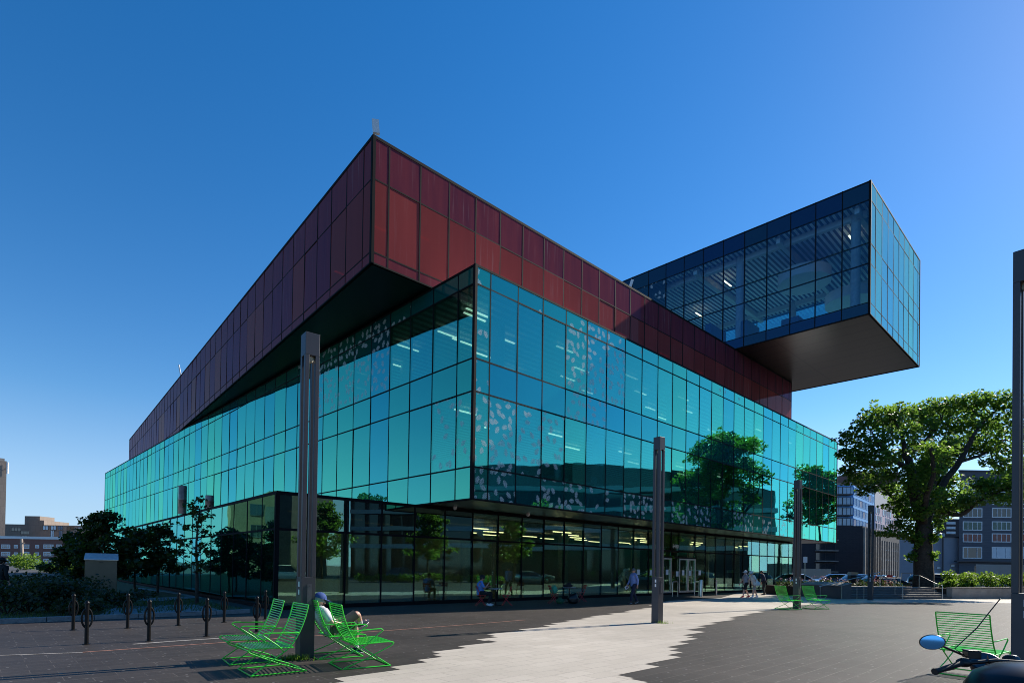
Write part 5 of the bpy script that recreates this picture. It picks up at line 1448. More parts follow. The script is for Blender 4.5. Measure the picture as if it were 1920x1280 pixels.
for i in range(120):
    a = fq.uniform(-.2, 10.6); x, y = ab(a, fq.uniform(3.7, 5.6)); h = fq.uniform(.2, .55)
    L.clump((x, y, .66 + h * .4), (.22, .22, h * .5), 26, .12, .2)
    if fq.random() < .35: F_.clump((x, y, .72 + h), (.2, .2, .14), 12, .07, .2)
tag(L.build('ground_cover', M['leaf_shrub'], None), kind='stuff'); tag(F_.build('lavender_flowers', M['flower'], None), kind='stuff')
# red bistro set up on the terrace
x, y = ab(6.9, 3.75); o = copy_tree(bc); o.location = (x, y, .66); o.rotation_euler = (0, 0, 2.4); o['label'] = 'red bistro chair on the terrace behind the steps'
x, y = ab(8.4, 3.9); o = copy_tree(bc); o.location = (x, y, .66); o.rotation_euler = (0, 0, 3.6); o['label'] = 'red bistro chair by the right stair rail on the terrace'
x, y = ab(7.7, 3.8); o = copy_tree(bt); o.location = (x, y, .66); o['label'] = 'bistro table on the terrace behind the steps'
# litter bin, sign, orange crate, seated dark figure beyond the ramp
p = at(1597.5, 1083, 46); t = thing('litter_bin', 'black litter bin with a steel hood beyond the sloping wall', 'litter bin', (p.x, p.y, 0.0))
mb = MB(); mb.box((0, 0, .72), (.5, .45, 1.44)); mb.build('body', M['satin_black'], t, bevel=.02)
mb = MB(); mb.extrude_y([(-.27, 1.45), (.30, 1.45), (.36, 1.66), (-.2, 1.70)], -.25, .25); mb.build('hood', M['steel'], t)
p = at(1509, 1098, 41); t = thing('street_sign', 'small white parking sign on a thin steel pole beside the lamp post', 'sign', (p.x, p.y, 0))
mb = MB(); mb.tube([(0, 0, 0), (0, 0, 2.75)], .03, 8); mb.build('pole', M['steel'], t, smooth=True)
mb = MB(); mb.box((0, -.035, 2.52), (.30, .01, .42)); pl_ = mb.build('plate', M['white_paint'], t, bevel=.004)
p = at(1511.5, 1097, 40); t = thing('crate', 'orange plastic crate on the pavement below the white sign', 'crate', (p.x, p.y, 0), .1)
mb = MB(); 
for s in (-1, 1): mb.box((s * .27, 0, .48), (.03, .36, .44)); mb.box((0, s * .18, .48), (.57, .03, .44))
mb.box((0, 0, .25), (.54, .34, .03)); mb.build('body', M['orange'], t, bevel=.01)
mb = MB()
for s in (-1, 1): mb.box((s * .2, 0, .12), (.06, .3, .24))
mb.build('foot', M['rubber'], t)
x, y = ab(-1.6, 4.6)
J = stand(0, 0, .08, 1.0)
person('dark haired person in a navy top standing beyond the sloping ramp wall', (x, y, 0), math.radians(150), J, M['skin'], M['cloth_navy'], M['cloth_black'], M['satin_black'], M['hair_dark'], True, True)

# ------------------------------------------------------------------ cars
def make_car(name, label, cat, loc, rz, L, H, paint, kind='hatch', group='cars parked along the street'):
    t = thing(name, label, cat, loc, rz, group)
    Wd = 1.78; hb = .92; h2 = L / 2
    if kind == 'suv': roof = [(-.97, .86), (-.90, 1.0), (-.55, 1.02), (.12, 1.0), (.40, .62)]
    zbelt = lambda u: hb + .03 * math.cos(u * 2)
    ST = {'suv': [(-1.0, .45, .80, None), (-.985, .40, .98, None), (-.93, .30, 1.02, H * .86), (-.80, .28, 1.0, H * .985), (-.3, .25, .99, H), (.12, .25, .98, H * .985), (.46, .25, .98, 1.06), (.52, .25, .98, None), (.80, .28, .90, None), (.95, .34, .78, None), (1.0, .42, .62, None)],
          'hatch': [(-1.0, .45, .78, None), (-.975, .38, .95, None), (-.88, .30, .98, 1.10), (-.66, .25, .97, H * .97), (-.2, .22, .96, H), (.10, .22, .95, H * .97), (.50, .22, .94, 1.0), (.56, .22, .93, None), (.84, .26, .84, None), (.96, .32, .70, None), (1.0, .40, .58, None)]}[kind]
    mb = MB(); rings = []
    for u, zb, zh, zr in ST:
        x = u * h2; w_ = Wd / 2 * (1 - .16 * abs(u) ** 5) ; wr = Wd / 2 * (.74 if zr and zr > H * .9 else .84)
        top = zr if zr else zh + .045
        tw = wr if zr else w_ * .80
        ys = [(w_ * .90, zb), (w_, zb + .16), (w_, (zb + zh) / 2 + .08), (w_ * .965, zh), (tw, top - (.05 if zr else .012)), (tw * .80, top), (0, top + .025)]
        full = [(x, y, z) for y, z in ys] + [(x, -y, z) for y, z in reversed(ys[:-1])]
        rings.append((mb.add(full), zr, zh, top))
    n = 13
    for (a, ra, ha, ta), (b, rb_, hb_, tb) in zip(rings, rings[1:]):
        for k in range(n):
            k2 = (k + 1) % n
            m_ = 0
            if k in (3, 8) and (ra and rb_) : m_ = 1
            if k in (4, 5, 6, 7) and (ra or rb_) and abs((ra or ha) - (rb_ or hb_)) > .13: m_ = 1
            if k == 12: m_ = 2
            mb.face((a + k, b + k, b + k2, a + k2), m_)
    mb.face(tuple(rings[0][0] + k for k in range(n))); mb.face(tuple(rings[-1][0] + k for k in reversed(range(n))))
    body = mb.build('body', [paint, M['car_glass'], M['satin_black']], t, smooth=True)
    mb = MB()
    for s in (-1, 1):
        for u in (-.22, .10): mb.bar((u * h2 * 1.0, s * Wd / 2 * .93, 1.0), (u * h2 + .0, s * Wd / 2 * .775, H * .95), .06, .03)
    mb.build('window_pillar', M['satin_black'], t)
    for sx in (-.62, .60):
        for s in (-1, 1):
            mb = MB(); Rm = Matrix.Rotation(PI / 2, 3, 'X')
            mb.lathe([(.22, -.10), (.31, -.11), (.335, -.06), (.335, .06), (.31, .11), (.22, .10)], 22, (sx * h2, s * (Wd / 2 - .10), .335), Rm); wh = mb.build('wheel', M['rubber'], t, smooth=True)
            mb = MB(); mb.lathe([(.05, -.118), (.215, -.115), (.22, .0), (.215, .115), (.05, .118)], 18, (sx * h2, s * (Wd / 2 - .10), .335), Rm); mb.build('rim', M['chrome'], wh, smooth=True)
            if s == 1 or True:
                mb = MB(); mb.tube([(sx * h2 + .40 * math.cos(a_), s * (Wd / 2 - .0), .335 + .40 * math.sin(a_)) for a_ in [PI * k_ / 12 for k_ in range(13)]], .035, 6); mb.build('wheel_arch', M['satin_black'], t)
    for s in (-1, 1):
        mb = MB(); mb.ball((h2 * .945, s * Wd * .335, .70), (.17, .20, .085), 12, 8); mb.build('headlight', M['clear_lens'], t, smooth=True)
        mb = MB(); mb.ball((-h2 * .965, s * Wd * .36, .86), (.07, .17, .10), 12, 8); mb.build('taillight', M['red_lens'], t, smooth=True)
        mb = MB(); mb.ball((.36 * h2, s * (Wd / 2 + .09), 1.0), (.07, .11, .075), 10, 6); mb.build('wing_mirror', paint, t, smooth=True)
    mb = MB(); mb.box((h2 * .985, 0, .52), (.08, .9, .14)); mb.build('grille', M['satin_black'], t, bevel=.02)
    return t
def carat(px, D, *a, **k):
    p = at(px, 1075, D); return make_car(*a[:3], (p.x, p.y, -.02), *a[3:], **k)
carat(1770, 43.8, 'parked_car', 'silver estate car parked behind the tree trunk and hedge', 'car', math.radians(4), 4.95, 1.68, M['silver_car'], kind='suv')
carat(1663, 44.0, 'parked_car', 'dark glossy hatchback parked behind the steps', 'car', math.radians(6), 4.0, 1.50, M['black_car'])
carat(1622, 50.0, 'parked_car', 'dark blue car partly hidden behind the fourth lamp post', 'car', math.radians(8), 4.3, 1.52, M['blue_car'])
carat(1500, 51.0, 'parked_car', 'silver car whose nose shows right of the lamp post before the white hoarding', 'car', math.radians(-18), 4.3, 1.50, M['silver_car'])
carat(1558, 58.0, 'parked_car', 'grey car with a red tail lamp just right of the white hoarding', 'car', math.radians(165), 4.3, 1.50, M['blue_car'])
make_car('parked_car', 'white car mirrored in the dark corner pane of the ground floor', 'car', (30, 1.0, -.02), math.radians(80), 4.6, 1.7, M['white_car'], 'suv')
make_car('parked_car', 'silver car mirrored in the glass beside the walking man', 'car', (36, 27.0, -.02), math.radians(82), 4.4, 1.5, M['silver_car'], 'hatch')
make_car('parked_car', 'black car mirrored in the glass behind the bistro chairs', 'car', (36, 12.0, -.02), math.radians(82), 4.4, 1.5, M['black_car'], 'hatch')

# ------------------------------------------------------------------ neighbouring buildings
def frame_window(parent, c, wd, ht, glass, dirv, nrm, fr=None, mull=(), bars=(), depth=.12, fw=.09, name='window'):
    """window = frame mesh with its pane as a child; c is the centre on the wall face"""
    up = Vector((0, 0, 1)); mb = MB()
    d, n = Vector(dirv), Vector(nrm)
    o_ = c + n * .03
    for s in (-1, 1):
        mb.bar(o_ + d * s * (wd / 2) - up * ht / 2, o_ + d * s * (wd / 2) + up * ht / 2, fw, depth, up=n); mb.bar(o_ - d * (wd / 2 - fw / 2) + up * s * (ht / 2 - fw / 2), o_ + d * (wd / 2 - fw / 2) + up * s * (ht / 2 - fw / 2), depth, fw)
    for f in mull: mb.bar(o_ + d * wd * (f - .5) - up * (ht / 2 - fw), o_ + d * wd * (f - .5) + up * (ht / 2 - fw), fw * .7, depth * .9, up=n)
    for f in bars: mb.bar(o_ - d * (wd / 2 - fw / 2) + up * ht * (f - .5), o_ + d * (wd / 2 - fw / 2) + up * ht * (f - .5), depth * .85, fw * .7)
    w_ = mb.build(name, fr or M['white_paint'], parent)
    mb = MB(); q = c + n * .015
    mb.bar(q - up * ht / 2, q + up * ht / 2, wd, .03, up=n); mb.build('pane', glass, w_)
    return w_
def lp(t, v): return Vector(v) - t.location
def block(t, P0, d, L, depth, z0, z1, mat, name='wall', cap=None, b=None):
    """box standing on wall line P0 + d*L, going back by depth"""
    d = Vector(d).normalized(); P0 = Vector(P0[:2])
    if b is None:
        b = Vector((-d.y, d.x))
        if b.y < 0: b = -b
    else: b = Vector(b)
    q = [P0, P0 + d * L, P0 + d * L + b * depth, P0 + b * depth]
    o_ = t.location
    mb = MB(); mb.prism([(v.x - o_.x, v.y - o_.y) for v in q], z0, z1); w_ = mb.build(name, mat, t)
    if cap:
        ex = Vector(d) * .25; ey = b * .25
        q2 = [q[0] - ex - ey, q[1] + ex - ey, q[2] + ex + ey, q[3] - ex + ey]
        mb = MB(); mb.prism([(v.x - o_.x, v.y - o_.y) for v in q2], z1 + .002, z1 + cap[0]); mb.build('cornice', cap[1], t)
    return w_
UPV = Vector((0, 0, 1))
# --- far left: beige tower, brick block, concrete block
D = 220; p = at(8, 1060, D)
t = thing('beige_tower', 'tall narrow beige concrete tower cut by the left edge of view', 'tower', (p.x, p.y, 0))
td = Vector((.735, .678)); tq_ = Vector((p.x, p.y)) - td * 16
block(t, tq_, td, 16, 14, -6, at(4, 864, 220).z, M['concrete_board']); block(t, tq_ + td * .6 + Vector((-.4, .4)), td, 14.8, 12, at(4, 864, 220).z + .01, at(4, 864, 220).z + 1, M['concrete'], 'parapet')
mb = MB(); za_ = at(4, 877, 220).z; mb.box((.6, -.3, za_), (.6, .5, 4.4)); mb.tube([(.0, 0, za_), (.6, -.2, za_)], .1); mb.build('antenna', M['white_paint'], t)
D = 200; p = at(-30, 1060, D)
t = thing('brick_apartments', 'red brick apartment block with a white cornice and white framed windows', 'apartment block', (p.x, p.y, 0))
zc = at(60, 1010, D).z
block(t, (p.x, p.y), (1, 0), 52, 14, -6, zc, M['brick_red'], cap=(.9, M['white_paint']))
mb = MB(); mb.box((26, -.15, at(60, 1068, D).z), (52, .3, .5)); mb.build('string_course', M['white_paint'], t)
for px, w_ in ((11, 2.9), (30, 1.1), (50, 1.7), (70, 1.1), (91, 3.3), (111, 1.6), (131, 1.1), (151, 1.7), (172, 3.2)):
    for py in (1024, 1038, 1051, 1064.5, 1077):
        c = at(px, py + .0, D); c = Vector((c.x, p.y, c.z)) - t.location
        frame_window(t, c, w_, 1.5 if w_ > 1.2 else 1.2, M['window_dark'], (1, 0, 0), (0, -1, 0), mull=(.28, .72) if w_ > 2.5 else (), bars=(.5,), fw=.26)
D = 245; p = at(-10, 1060, D)
t = thing('concrete_apartments', 'brown concrete slab block with a rooftop tower behind the brick block', 'apartment block', (p.x, p.y, 0))
z1 = at(100, 984, D).z
x75 = at(75, 1000, D).x; x47 = at(47, 1000, D).x
block(t, (x75, p.y), (1, 0), 36, 16, -4, z1 - 2.6, M['concrete_board']); block(t, (x75 + .3, p.y + .4), (1, 0), 36, 15, z1 - 2.59, z1, M['concrete_board'], 'attic')
block(t, (x47, p.y + 2), (1, 0), x75 - x47 - .05, 14, -4, at(60, 974, D).z, M['concrete_board'], 'stair_tower')
block(t, (at(27, 1000, D).x, p.y + 5), (1, 0), at(56, 1000, D).x - at(27, 1000, D).x, 8, -4, at(40, 965, D).z, M['concrete_board'], 'roof_tower')
block(t, (p.x - 6, p.y + 4), (1, 0), x47 - p.x + 5.9, 12, -4, at(20, 981, D).z, M['concrete_board'], 'side_wing')
for px, py, w_, h_ in ((84, 989, 2.4, 1.9), (99, 989, 2.4, 1.9), (112, 989, 2.0, 1.8), (131, 990, 3.0, 1.8), (150, 991, 2.5, 1.8), (98, 1003, 1.5, 4.5), (114, 1004, 1.5, 4.5), (131, 1002, 2.6, 1.8), (147, 1003, 1.8, 1.8)):
    c = at(px, py, D); frame_window(t, Vector((c.x, p.y + (.4 if py < 995 else 0), c.z)) - t.location, w_, h_, M['window_sky'] if w_ < 2.6 else M['window_dark'], (1, 0, 0), (0, -1, 0), M['concrete_dark'], (.5,), fw=.14)
for px, py in ((15, 991), (33, 997), (34, 1006)):
    c = at(px, py, D); frame_window(t, Vector((c.x, p.y + 4, c.z)) - t.location, 4.2, 1.6, M['window_dark'], (1, 0, 0), (0, -1, 0), M['concrete_dark'], (.33, .66), fw=.14)
p = at(40, 1080, 150); zt = at(40, 1010, 150).z
t = thing('utility_pole', 'weathered timber utility pole leaning slightly before the brick block', 'utility pole', (p.x, p.y, -2))
mb = MB(); mb.tube([(.5, 0, 0), (-.2, 0, zt + 2)], [.42, .32], 10); mb.build('pole', M['wood_pole'], t, smooth=True)
mb = MB(); mb.bar((-.9, 0, zt + 1.0), (.7, 0, zt + 1.0), .16, .16); mb.build('crossarm', M['wood_pole'], t)
p = at(62, 1075, 110); t = thing('street_lantern', 'small dark street lantern before the brick block', 'street lamp', (p.x, p.y, -1))
mb = MB(); mb.tube([(0, 0, 0), (0, 0, 2.3)], .08, 8); mb.build('post', M['black_metal'], t); mb = MB(); mb.lathe([(.1, 2.3), (.3, 2.5), (.28, 2.95), (.05, 3.1)], 10); mb.build('lantern', M['satin_black'], t)
# --- left, only mirrored in the glass: ochre tower, pale hall
t = thing('ochre_tower', 'ochre brick tower mirrored in the left glass corner', 'tower', (-70, 58, 0), 0)
block(t, (-74, 56), (.6, .8), 6, 6, 0, 13.5, plain('ochre brick', (.27, .17, .10, 1), .8, 0, .15, 2))
for i in range(3):
    c = Vector((-74, 56, 3.5 + 3.2 * i)) + Vector((.6, .8, 0)) * 3; frame_window(t, c - t.location, 2, 1.8, M['window_dark'], (.6, .8, 0), (.8, -.6, 0), M['concrete_dark'], (.5,))
t = thing('pale_hall', 'low pale rendered hall mirrored in the left ground floor glass', 'building', (-74, 40, 0))
block(t, (-76, 31), (.45, .89), 24, 12, 0, 7.2, plain('pale green grey render', (.45, .47, .36, 1), .85, 0, .1, .5)); block(t, (-76.3, 30.6), (.45, .89), 24.8, 12.6, 7.21, 9.6, M['concrete_dark'], 'roof')
for i in range(4):
    c = Vector((-76, 31, 2.2)) + Vector((.45, .89, 0)) * (4 + 5 * i); frame_window(t, c - t.location, 2.2, 3.4, M['window_dark'], (.45, .89, 0), (.89, -.45, 0), M['concrete_dark'], (.5,))
# --- right: blue glazed apartments on a dark brick base
D = 140; c0 = at(1599, 1060, D); c1 = at(1617, 1060, 137); c0.z = c1.z = 0.0
t = thing('blue_apartments', 'apartment block with bright blue glazed corner above a dark brick base', 'apartment block', (c0.x, c0.y, 0))
zt = at(1599, 909, D).z; zb = at(1599, 987, D).z
dl, dr = Vector((-1, .08, 0)).normalized(), Vector((.68, .733, 0)); nl_, nr_ = Vector((-.08, -1, 0)).normalized(), Vector((.733, -.68, 0))
o_ = t.location
def poly_block(t, pts, z0, z1, mat, name): mb = MB(); mb.prism([(p_.x - t.location.x, p_.y - t.location.y) for p_ in pts], z0, z1); return mb.build(name, mat, t)
bk = Vector((-.733, .68, 0))
poly_block(t, [c0, c0 + dr * 24, c0 + dr * 24 + bk * 14, c0 + dl * 22 + Vector((0, 12, 0)), c0 + dl * 22], zb + .01, zt, M['blue_panel'], 'glazed_tower')
poly_block(t, [c1, c1 + dr * 22, c1 + dr * 22 + bk * 12, c1 + dl * 40 + Vector((0, 16, 0)), c1 + dl * 40], -1, zb, M['brick_dark'], 'brick_base')
nfl = 4; fh = (zt - zb) / nfl
for i in range(nfl):
    z = zb + fh * (i + .46)
    for j in range(2): frame_window(t, c0 + dl * (1.6 + 2.0 * j) + UPV * z - o_, 1.9, fh * .74, M['window_sky'], dl, nl_, M['charcoal'], (.5,), fw=.1)
    frame_window(t, c0 + dl * .35 + UPV * z - o_, .6, fh * .74, M['window_sky'], dl, nl_, M['blue_panel'], (), fw=.06)
    for j in range(7): frame_window(t, c0 + dr * (1.7 + 3.3 * j) + UPV * z - o_, 2.9, fh * .74, (M['window_sky'] if (i * 5 + j) % 4 else M['off_white']), dr, nr_, M['blue_panel'], (.33, .66), fw=.1)
    mb = MB(); q = c0 + dl * 4.6 + nl_ * .7 + UPV * (zb + fh * i + .12) - o_; mb.box(q, (7.6, 1.4, .28), math.atan2(dl.y, dl.x)); mb.build('balcony', M['concrete_dark'], t)
for i in range(5):
    z = zb - 2.4 - 2.55 * i
    if z < 1: break
    q = c1 + dl * 8.6 + UPV * z - o_
    frame_window(t, q, 4.6, 1.9, M['window_dark'], dl, nl_, M['charcoal'], (.5,)); mb = MB(); mb.box(q + nl_ * .6 - UPV * 1.15, (5.0, 1.2, .25), math.atan2(dl.y, dl.x)); mb.build('balcony', M['concrete'], t)
    frame_window(t, c1 + dl * 17.3 + UPV * z - o_, 1.2, 2.2, M['window_sky'], dl, nl_, M['charcoal'])
    frame_window(t, c1 + dl * 24.0 + UPV * z - o_, 1.4, 2.0, M['window_dark'], dl, nl_, M['charcoal'])
for j in range(7):
    mb = MB(); q = c1 + dr * (.7 + 3.1 * j) + nr_ * .25 - o_; mb.bar(q + UPV * 0, q + UPV * (zb - .3), .55, .5, up=nr_); mb.build('pier', M['concrete'], t)
# brown block behind
D = 235; p = at(1578, 1060, D); t = thing('brown_block', 'brown stepped rooftop block rising behind the blue glazed apartments', 'apartment block', (p.x, p.y, 0))
z1 = at(1580, 899, D).z; z2 = at(1600, 884, D).z
block(t, (at(1566, 1000, D).x, p.y + 2), (1, 0), 6.4, 12, 0, z1 - 1, M['concrete_board'], 'low_wing'); block(t, (at(1588, 1000, D).x, p.y), (1, 0), 20, 12, 0, z1, plain('brown cladding', (.12, .06, .05, 1), .7)); block(t, (at(1599, 1000, D).x, p.y + .5), (1, 0), 20, 11, z1 + .01, z2, plain('brown rooftop cladding', (.12, .06, .05, 1), .7), 'rooftop')
frame_window(t, Vector((at(1596, 1000, D).x, p.y, z1 - 1.8)) - t.location, 1.2, 1.4, M['window_sky'], (1, 0, 0), (0, -1, 0))
# pinkish block
D = 170; c0 = at(1640, 1060, D); c0.z = 0.0; t = thing('pale_apartments', 'pale pinkish apartment block with tall dark windows left of the tree trunk', 'apartment block', (c0.x, c0.y, 0)); o_ = t.location
zt = at(1640, 948, D).z; zb = at(1640, 992, D).z; dr = Vector((.71, .704, 0)).normalized(); nr_ = Vector((dr.y, -dr.x, 0)); bk = Vector((-dr.y, dr.x, 0))
poly_block(t, [c0, c0 + dr * 34, c0 + dr * 34 + bk * 14, c0 + bk * 14], zb, zt, plain('pale pink render', (.60, .48, .52, 1), .8, 0, .05, 1), 'wall')
poly_block(t, [c0 + bk * .1, c0 + dr * 34, c0 + dr * 34 + bk * 14, c0 + bk * 14], zt + .01, zt + 6.5, M['off_white'], 'upper_wall')
poly_block(t, [c0 - nr_ * 0 - bk * .3, c0 + dr * 34 - bk * .3, c0 + dr * 34 + bk * 14, c0 + bk * 14], -1, zb - .01, M['concrete_dark'], 'base')
for j in range(11):
    for i in range(3):
        if (i + j) % 5 == 4: continue
        frame_window(t, c0 + dr * (1.6 + 2.9 * j) + UPV * (zb + (zt - zb) * (i + .5) / 3) - o_, 1.2 if j % 3 else 1.9, (zt - zb) / 3 * .78, M['window_dark'], dr, nr_, M['white_paint'], (), fw=.12)
    mb = MB(); q = c0 + dr * (.6 + 3.0 * j) + nr_ * .55 - o_; mb.bar(q, q + UPV * 11.6, .8, .5, up=nr_); mb.build('pier', M['concrete'], t)
    for i in range(3):
        mb = MB(); q = c0 + dr * (2.1 + 3.0 * j) + nr_ * .35 + UPV * (2.6 + 3.1 * i) - o_; mb.bar(q - dr * .8, q + dr * .8, .3, .25); mb.build('sill', M['white_paint'], t)
# grey apartments
D = 118; p = at(1798, 1060, D); xr = at(1990, 1060, D).x
t = thing('grey_apartments', 'grey sided apartment block with white framed windows right of the tree', 'apartment block', (p.x, p.y, 0)); o_ = t.location
zt = at(1860, 884, D).z
block(t, (p.x, p.y), (1, 0), xr - p.x, 16, -1, zt, M['siding'], cap=(.25, M['charcoal']), b=(.86, 1))
for px, w_ in ((1823, 3.85), (1877.5, 3.85), (1934, 3.85)):
    c = at(px, 1000, D).x
    for y0, y1, gl in ((905, 923, 'window_dark'), (929, 946, 'curtain_green'), (952, 970, 'window_dark'), (977, 994, 'curtain_green'), (999.5, 1016, 'curtain_red'), (1025, 1046.5, 'window_dark' if px < 1850 else 'window_sky')):
        za, zb_ = at(px, y1, D).z, at(px, y0, D).z
        frame_window(t, Vector((c, p.y, (za + zb_) / 2)) - o_, w_, zb_ - za, M[gl], (1, 0, 0), (0, -1, 0), M['white_paint'], (.25, .5, .75) if y0 < 1020 else (.25, .75), fw=.17)
mb = MB(); mb.box((6, -.4, at(1830, 1052, D).z), (14, .8, .25)); mb.build('canopy', M['charcoal'], t)
D = 119; p = at(1686, 1060, D); x2 = at(1797.5, 1060, D).x
t = thing('grey_annexe', 'low plain grey annexe between the tree trunk and the grey apartments', 'building', (p.x, p.y, 0))
block(t, (p.x, p.y), (1, 0), x2 - p.x, 12, -1, at(1770, 1007, D).z, plain('pale grey render', (.28, .285, .32, 1), .8, 0, .06, .4), cap=(.2, M['charcoal']), b=(.75, 1))
mb = MB(); mb.box((9.5, 4, at(1770, 1003, D).z), (4, 3, 1.2)); mb.build('rooftop_unit', M['white_paint'], t)
for px, py in ((1786, 1060), (1760, 1064)): c = at(px, py, D); frame_window(t, Vector((c.x, p.y, c.z)) - t.location, .9, .6, M['white_paint'], (1, 0, 0), (0, -1, 0), M['concrete'])
mb = MB(); q_ = at(1765, 1040, D); mb.tube([(q_.x - p.x, -.4, -1), (q_.x - p.x, -.4, at(1765, 1006, D).z)], .15, 8); mb.build('downpipe', M['charcoal'], t)
D = 205; p = at(1755, 1060, D); t = thing('dark_block', 'dark block showing between the tree and the grey apartments', 'apartment block', (p.x, p.y, 0))
block(t, (p.x, p.y), (1, 0), 12, 10, 0, at(1770, 972, D).z, M['brick_dark'], b=(.75, 1))
for i in range(3):
    c = at(1783, 980 + 9 * i, D); frame_window(t, Vector((c.x, p.y, c.z)) - t.location, 3.4, 1.0, M['window_sky'], (1, 0, 0), (0, -1, 0), M['concrete'], (.5,))
# white hoardings
def hoarding(px0, px1, D, ptop, label):
    a, b = at(px0, 1080, D), at(px1, 1080, D); z = at((px0 + px1) / 2, ptop, D).z
    t = thing('hoarding', label, 'hoarding', (a.x, a.y, 0)); L = b.x - a.x; n = max(2, int(L / 2.4))
    for i in range(n): mb = MB(); mb.box((L * (i + .5) / n, 0, z / 2), (L / n - .015, .05, z)); mb.build('panel', M['off_white'], t)
    mb = MB()
    for i in range(n + 1): mb.box((L * i / n, .1, z / 2 - .1), (.09, .12, z - .2))
    mb.build('post_row', M['wood_pole'], t)
hoarding(1468, 1558, 62, 1065.5, 'pale site hoarding behind the silver car and the lamp post'); hoarding(1830, 2010, 60, 1058.5, 'long pale site hoarding behind the planter hedge')
t_ = at(1700, 1075, 62); t = thing('street_railing', 'thin pale metal railing running behind the parked cars', 'railing', (at(1690, 1075, 62).x, 62, 0))
L = at(1830, 1075, 62).x - t.location.x
mb = MB(); mb.bar((0, 0, 1.65), (L, 0, 1.65), .06, .06); mb.bar((0, 0, .5), (L, 0, .5), .05, .05); mb.build('rail', M['steel'], t)
for i in range(9): mb = MB(); mb.box((L * i / 8, 0, .83), (.06, .06, 1.64)); mb.build('post', M['steel'], t)
# --- right, only mirrored in the glass: curved office with white slab edges, grey stone building
t = thing('curved_office', 'dark curved roof office with wavy white slab edges mirrored in the teal glass', 'office building', (54, 24, 0))
mb = MB(); NS = 28
ys = [-26 + 58 * i / NS for i in range(NS + 1)]
rf = lambda v: 15.8 - 0.0042 * (v - 4) ** 2 * (1 if v > 4 else .5)
xf = lambda v: .9 * math.sin(v * .22)
ii = mb.add([(xf(v), v, z) for v in ys for z in (0, rf(v))]); jj_ = mb.add([(14, v, z) for v in ys for z in (0, rf(v) + .6)])
for i in range(NS):
    a_ = ii + 2 * i; b_ = jj_ + 2 * i
    mb.face((a_, a_ + 1, a_ + 3, a_ + 2)); mb.face((b_, b_ + 2, b_ + 3, b_ + 1)); mb.face((a_ + 1, b_ + 1, b_ + 3, a_ + 3))
mb.face((ii, jj_, jj_ + 1, ii + 1)); mb.face((ii + 2 * NS, ii + 2 * NS + 1, jj_ + 2 * NS + 1, jj_ + 2 * NS))
mb.build('wall', M['window_dark'], t)
for f in range(4):
    mb = MB(); z = 4.4 + 2.55 * f
    for i in range(NS):
        v0, v1 = ys[i], ys[i + 1]
        if rf(v0) < z + 1: continue
        w0, w1 = .6 + .5 * math.sin(v0 * .35 + f), .6 + .5 * math.sin(v1 * .35 + f)
        mb.prism([(xf(v0) - w0, v0), (xf(v1) - w1, v1), (xf(v1) - .01, v1), (xf(v0) - .01, v0)], z, z + .62)
    mb.build('slab_edge', M['white_paint'], t)
t = thing('grey_stone_building', 'grey stone street front with dark windows mirrored in the ground floor glass', 'building', (52, -16, 0))
block(t, (50, -46), (.0, 1), 43, 12, 0, 15.5, M['concrete_dark'])
for i in range(9):
    for j in range(3): frame_window(t, Vector((50, -43 + 4.5 * i, 2.6 + 4 * j)) - t.location, 1.8, 2.4, M['window_dark'], (0, 1, 0), (-1, 0, 0), M['concrete'], (.5,))
hedge('low green hedge mirrored in the dark shopfront', [(29, 9), (31, 24)], 1.2, .9, 93, 0, 120, .16)
# ------------------------------------------------------------------ motor scooter at the lower right
sc = Vector((2.62, 3.05, 0)); yaw = math.radians(62)
t = thing('motor_scooter', 'black motor scooter with round mirrors painted in reflected sky blue and a domed top box, close to the camera', 'motor scooter', sc, yaw, None)
IM = (Matrix.Translation(sc) @ Matrix.Rotation(yaw, 4, 'Z')).inverted()
def sp_(px, py, D): return IM @ at(px, py, D)
gl, gr = sp_(1753, 1258, 3.55), sp_(1802, 1243, 3.62)
m1, m1e = sp_(1748, 1203, 3.55), sp_(1806, 1227, 3.66)
# rear top box: a smooth dome, near the camera
bx = sp_(1905, 1300, 2.55)
bx.y = 0.0; 
mb = MB(); prof = [(.02, -.20), (.22, -.20), (.265, -.16), (.275, -.04), (.262, .06), (.225, .125), (.15, .165), (.06, .18), (.01, .182)]
TBZ = at(1905, 1240, 2.55).z - .182
mb.lathe(prof, 40, (bx.x, bx.y, TBZ)); tb = mb.build('top_box', M['gloss_black'], t, smooth=True)
mb = MB(); mb.lathe([(.262, -.012), (.279, -.01), (.279, .012), (.262, .014)], 40, (bx.x, bx.y, TBZ - .06)); mb.build('trim_ring', M['chrome'], tb, smooth=True)
mb = MB(); mb.box((bx.x - .27, bx.y, TBZ - .06), (.02, .09, .05)); mb.build('lock', M['chrome'], tb, bevel=.006)
ctr = (gl + gr) * .5
hx, hz = ctr.x + .06, gr.z
hw_ = .36
